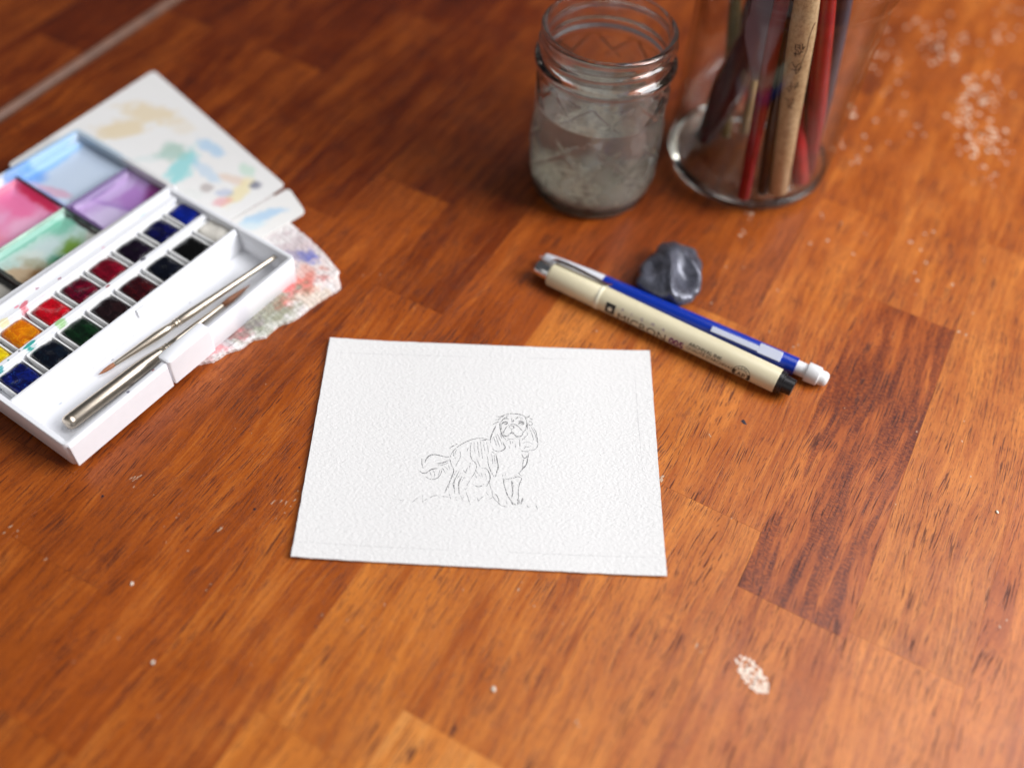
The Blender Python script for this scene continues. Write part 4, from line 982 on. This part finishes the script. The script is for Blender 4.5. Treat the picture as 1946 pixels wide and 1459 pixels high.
# ------------------------------------------------------------------ large jar
JC = Vector((119.5, 437.1, 0))
bigjar = empty("brush_jar", JC, 0, "tall clear glass jar holding many paintbrushes, cropped by the top edge", "jar")
def thin_glass(name, rough=.03):
    """a wall of clear glass: what is behind shows straight through, the room mirrors in it by Fresnel"""
    mt, t, b = newmat(name)
    v = ObjMM(t)
    bp = Bump(t, Noise(t, Vm(t, 'MULTIPLY', v, (1, 1, .5)), .05, 3, .6), .12, .003)
    geo = t.nodes.new('ShaderNodeNewGeometry')
    cs_ = Mth(t, 'ABSOLUTE', Vm(t, 'DOT_PRODUCT', geo.outputs['Incoming'], bp, out=1))
    lw = Mth(t, 'ADD', Mth(t, 'MULTIPLY', Mth(t, 'POWER', Mth(t, 'SUBTRACT', 1.0, cs_, clamp=True), 5.0), .75), .020)
    gl = N(t, 'ShaderNodeBsdfGlossy', 0, {'Color': (1, 1, 1), 'Roughness': rough, 'Normal': bp})
    tr = N(t, 'ShaderNodeBsdfTransparent', 0, {'Color': Ramp(t, cs_, [(.0, (.55, .50, .44)), (.22, (.80, .76, .70)), (.5, (.97, .97, .96))])})
    mx = t.nodes.new('ShaderNodeMixShader'); setin(t, mx.inputs[0], lw); t.links.new(tr, mx.inputs[1]); t.links.new(gl, mx.inputs[2])
    t.links.new(mx.outputs[0], t.nodes['Material Output'].inputs[0])
    return mt
TG = thin_glass("clear jar wall")
V, Fc = lathe([(43.4, 8), (43.8, 14), (44.4, 60), (45.3, 106), (45.6, 109.5), (46.8, 111.0), (46.9, 112.6), (45.6, 114.5), (45.0, 118), (43.5, 150), (43.0, 168), (44.0, 170), (44.5, 172), (43.5, 174), (42.0, 173.5), (41.4, 170), (41.6, 150), (43.0, 118), (42.6, 106), (41.6, 60), (40.9, 9)], 160)
mk("jar_wall", V, Fc, TG, bigjar, smooth=True)
V, Fc = lathe([(0, 2.6), (26, 2.4), (31, 1.6), (33, .4), (36, .2), (39, .9), (41.6, 3.0), (43.0, 6), (43.4, 8), (42.6, 8.4), (40.9, 9.0), (39.5, 7.6), (37, 6.8), (20, 7.2), (0, 7.6)], 128)
mk("jar_base", V, Fc, glass_material("thick base glass", (.96, 1.0, .98), 0, .05), bigjar, smooth=True)

def lacquer(name, col, rough=.25, noise=.25, sc_=.1): return plain(name, col, rough, noise=noise, scale=sc_)
DRED = lacquer("dark red lacquer", (.085, .004, .008)); BRED = lacquer("bright red lacquer", (.36, .008, .012)); BLK = lacquer("black lacquer", (.008, .007, .010)); NAVY = lacquer("dark slate lacquer", (.035, .038, .065), .35); SAND = lacquer("sandy bare wood", (.42, .26, .12), .5); OLIVE = lacquer("olive brown handle", (.14, .10, .03), .4); MAUVE = plain("mauve grey plastic", (.22, .17, .23), .35, noise=.08, scale=.1)
def bamboo_material():
    mt, t, b = newmat("pale bamboo"); v = ObjMM(t)
    f = Noise(t, v, .55, 5, .8); g = Noise(t, v, .06, 3)
    c = Ramp(t, f, [(.35, (.34, .22, .115)), (.5, (.54, .39, .225)), (.7, (.66, .50, .31))]); c = Mix(t, Map(t, g, .4, .7, 0, .35), c, (.42, .29, .16))
    setin(t, b.inputs['Base Color'], c); b.inputs['Roughness'].default_value = .5; return mt
BAMB = bamboo_material()
FERR = plain("worn ferrule", (.55, .50, .42), .3, 1.0); BRIST = plain("dark bristles", (.05, .03, .02), .7, noise=.4, scale=2)
def inside(px, py, z): return at(px, py, z)
def jar_brush(bot, top, r0, r1, mat, label, rmid=None, ext=60, kind="paintbrush"):
    """handle stands in the jar; ferrule and bristles rise above the picture"""
    p0, p1 = Vector(bot), Vector(top); L0 = (p1 - p0).length; d = (p1 - p0).normalized(); LT = L0 + ext
    e = empty(kind, (p0.x, p0.y, p0.z), 0, label, "paintbrush", "paintbrushes standing in the tall jar")
    rm = rmid or (r0 + r1) / 2
    rod("handle", p0, p1, [(0, 0), (.2, r0 * .7), (1.2, r0), (L0 * .4, rm), (L0 * .85, r1), (L0 + ext * .4, r1 * .8), (LT, r1 * .55), (LT, 0)], mat, e, 28, p0)
    rod("ferrule", p0, p1, [(LT - .5, 0), (LT - .5, r1 * .62), (LT + 18, r1 * .8), (LT + 18, 0)], FERR, e, 24, p0)
    rod("bristles", p0, p1, [(LT + 17.5, 0), (LT + 17.5, r1 * .75), (LT + 25, r1 * 1.0), (LT + 36, r1 * .5), (LT + 41, .1), (LT + 41.2, 0)], BRIST, e, 20, p0)
    return e
jar_brush(at(1412, 378, 12), at(1486, 0, 110), 3.1, 3.8, lacquer("deep red lacquer", (.22, .005, .010)), "deep red brush standing in front, left of the bamboo one", 3.4)
jar_brush(at(1447, 370, 12), at(1512, 0, 108), 2.8, 3.6, BLK, "black handled brush just left of the bamboo one", 3.6)
bb0, bb1 = at(1478, 366, 13), at(1534, 0, 116)
bam = jar_brush(bb0, bb1, 4.7, 6.0, BAMB, "pale bamboo brush with black writing, in front of the others", 5.1)
jar_brush(at(1522, 350, 11), at(1505, 110, 70), 4.4, 3.6, BRED, "red brush half hidden behind the bamboo one", 4.2, ext=55)
jar_brush(at(1540, 330, 9), at(1573, 0, 112), 2.4, 4.2, lacquer("crimson lacquer", (.26, .006, .014)), "crimson brush right of the bamboo one", 4.6)
jar_brush(at(1536, 300, 9), at(1556, 0, 100), 2.8, 5.0, BLK, "black handle behind the crimson brush", 4.8)
jar_brush(at(1545, 285, 9), at(1603, 0, 104), 2.8, 4.6, NAVY, "dark slate brush at the right side of the tall jar", 4.6)
jar_brush(at(1335, 270, 9), at(1462, 0, 86), 4.5, 5.5, lacquer("maroon lacquer", (.055, .003, .010)), "wide maroon handle leaning right from the left side of the jar", 8.6)
jar_brush(at(1352, 262, 9), at(1428, 0, 70), 3.2, 3.2, DRED, "thin dark red handle leaning at the back left of the tall jar", 3.4)
jar_brush(at(1378, 262, 9), at(1398, 0, 72), 3.0, 3.4, OLIVE, "olive brown handle at the back left of the tall jar", 3.2)
jar_brush(at(1412, 256, 9), at(1455, 60, 60), 2.6, 2.6, SAND, "sandy bare wood handle at the back of the tall jar", 2.6)
jar_brush(at(1346, 262, 9), at(1476, 0, 80), 4.5, 5.5, lacquer("oxblood lacquer", (.04, .003, .008)), "second oxblood handle crossing behind the wide maroon one", 7.5)
jar_brush(at(1462, 330, 9), at(1500, 0, 92), 3.4, 4.2, lacquer("dark wine lacquer", (.05, .003, .008)), "dark wine brush directly behind the deep red one", 4.2)
# flat mauve plastic scraper leaning behind the front brushes
pa, pb = at(1436, 150, 55), at(1462, -20, 112)
ax = (pb - pa); up = ax.normalized(); side = Vector((1, 0.15, 0)).normalized(); nn = side.cross(up)
out = [(-2, 0), (1.5, 0), (7, 22), (10.5, 34), (10, 40), (7.5, 43), (9, 48), (10, 90), (-7, 90), (-7.5, 46), (-9, 40), (-8.6, 30)]
V = [tuple(side * x + up * y) for x, y in out] + [tuple(side * x + up * y + nn * 1.4) for x, y in out]; n = len(out)
Fc = [tuple(range(n - 1, -1, -1)), tuple(range(n, 2 * n))] + [(i, (i + 1) % n, n + (i + 1) % n, n + i) for i in range(n)]
tag(mk("plastic_scraper", V, Fc, MAUVE, None, origin=pa, bevel=.4), "flat mauve plastic scraper between the handles in the tall jar", "scraper")

# brush maker's characters and the split in the bamboo, written on its surface
def on_bamboo(px, py):
    o_ = Vector((0, 0, CAMH)); r = (at(px, py, 0) - o_).normalized(); d = (bb1 - bb0).normalized()
    L0 = (bb1 - bb0).length
    # nearest approach, then step out to the surface
    w0 = o_ - bb0; a_, b_, c_ = 1.0, r.dot(d), 1.0; D = 1 - b_ * b_
    s = (b_ * (d.dot(w0)) - r.dot(w0)) / D; tt = (d.dot(w0) - b_ * r.dot(w0)) / D
    pr = o_ + r * s; pc = bb0 + d * tt
    u = max(0, min(1, tt / L0)); rad = 4.7 + (5.1 - 4.7) * min(1, u / .4) if u < .4 else 5.1 + (6.0 - 5.1) * min(1, (u - .4) / .45)
    off = pr - pc; h = min(off.length, rad * .995); back = math.sqrt(max(0, rad * rad - h * h))
    nrm = (-r - d * (-r).dot(d)).normalized()
    return pc + (off.normalized() * h + nrm * back) * (1 + .06 / rad), nrm
def bam_strokes(strokes, wd, name, mat):
    V, Fc = [], []
    for st_ in strokes:
        P = []
        for a, b_ in zip(st_, st_[1:]):
            for k in range(4): P.append((a[0] + (b_[0] - a[0]) * k / 4, a[1] + (b_[1] - a[1]) * k / 4))
        P.append(st_[-1]); Q = [on_bamboo(1440 + x / 6.631, y / 6.631) for x, y in P]; k0 = len(V)
        for i, (q, nr) in enumerate(Q):
            d = (Q[min(i + 1, len(Q) - 1)][0] - Q[max(0, i - 1)][0]).normalized(); sd = d.cross(nr).normalized()
            V.append(tuple(q + sd * wd / 2 - bb0)); V.append(tuple(q - sd * wd / 2 - bb0))
        for i in range(len(Q) - 1): Fc.append((k0 + 2*i, k0 + 2*i + 1, k0 + 2*i + 3, k0 + 2*i + 2))
    return mk(name, V, Fc, mat, bam)
bam_strokes([[(492,478),(482,548)],[(512,488),(545,492)],[(506,520),(543,524)],[(548,480),(545,545)],[(482,545),(520,552)],[(575,472),(580,540)],[(610,508),(570,552)],[(478,598),(530,604)],[(492,560),(487,635)],[(520,556),(532,596)],[(560,556),(540,612)],[(548,575),(590,580)],[(470,590),(480,610)]], .42, "brushed_character", INK)
bam_strokes([[(445,712),(470,750),(492,775),(490,858)],[(432,800),(500,806),(530,795)],[(548,722),(520,735),(505,760),(500,780)],[(560,760),(530,815),(505,850)]], .42, "brushed_character", INK)
bam_strokes([[(436,950),(430,1060)],[(388,1022),(445,1008)],[(380,1042),(410,1085)],[(400,1080),(420,1060)],[(478,990),(522,960)],[(452,1012),(518,1018)],[(492,998),(480,1050)],[(520,965),(512,1020)]], .36, "brushed_character", INK)
bam_strokes([[(345,1178),(422,1196)],[(385,1212),(398,1242)],[(400,1240),(412,1292)],[(440,1160),(468,1200)],[(418,1216),(464,1224)],[(430,1222),(436,1302)],[(415,1250),(385,1280)]], .36, "brushed_character", INK)
bam_strokes([[(735,240),(705,285),(655,420),(628,560),(595,640),(560,730),(520,800)]], .28, "split_line", plain("dark split", (.05, .02, .01), .7))
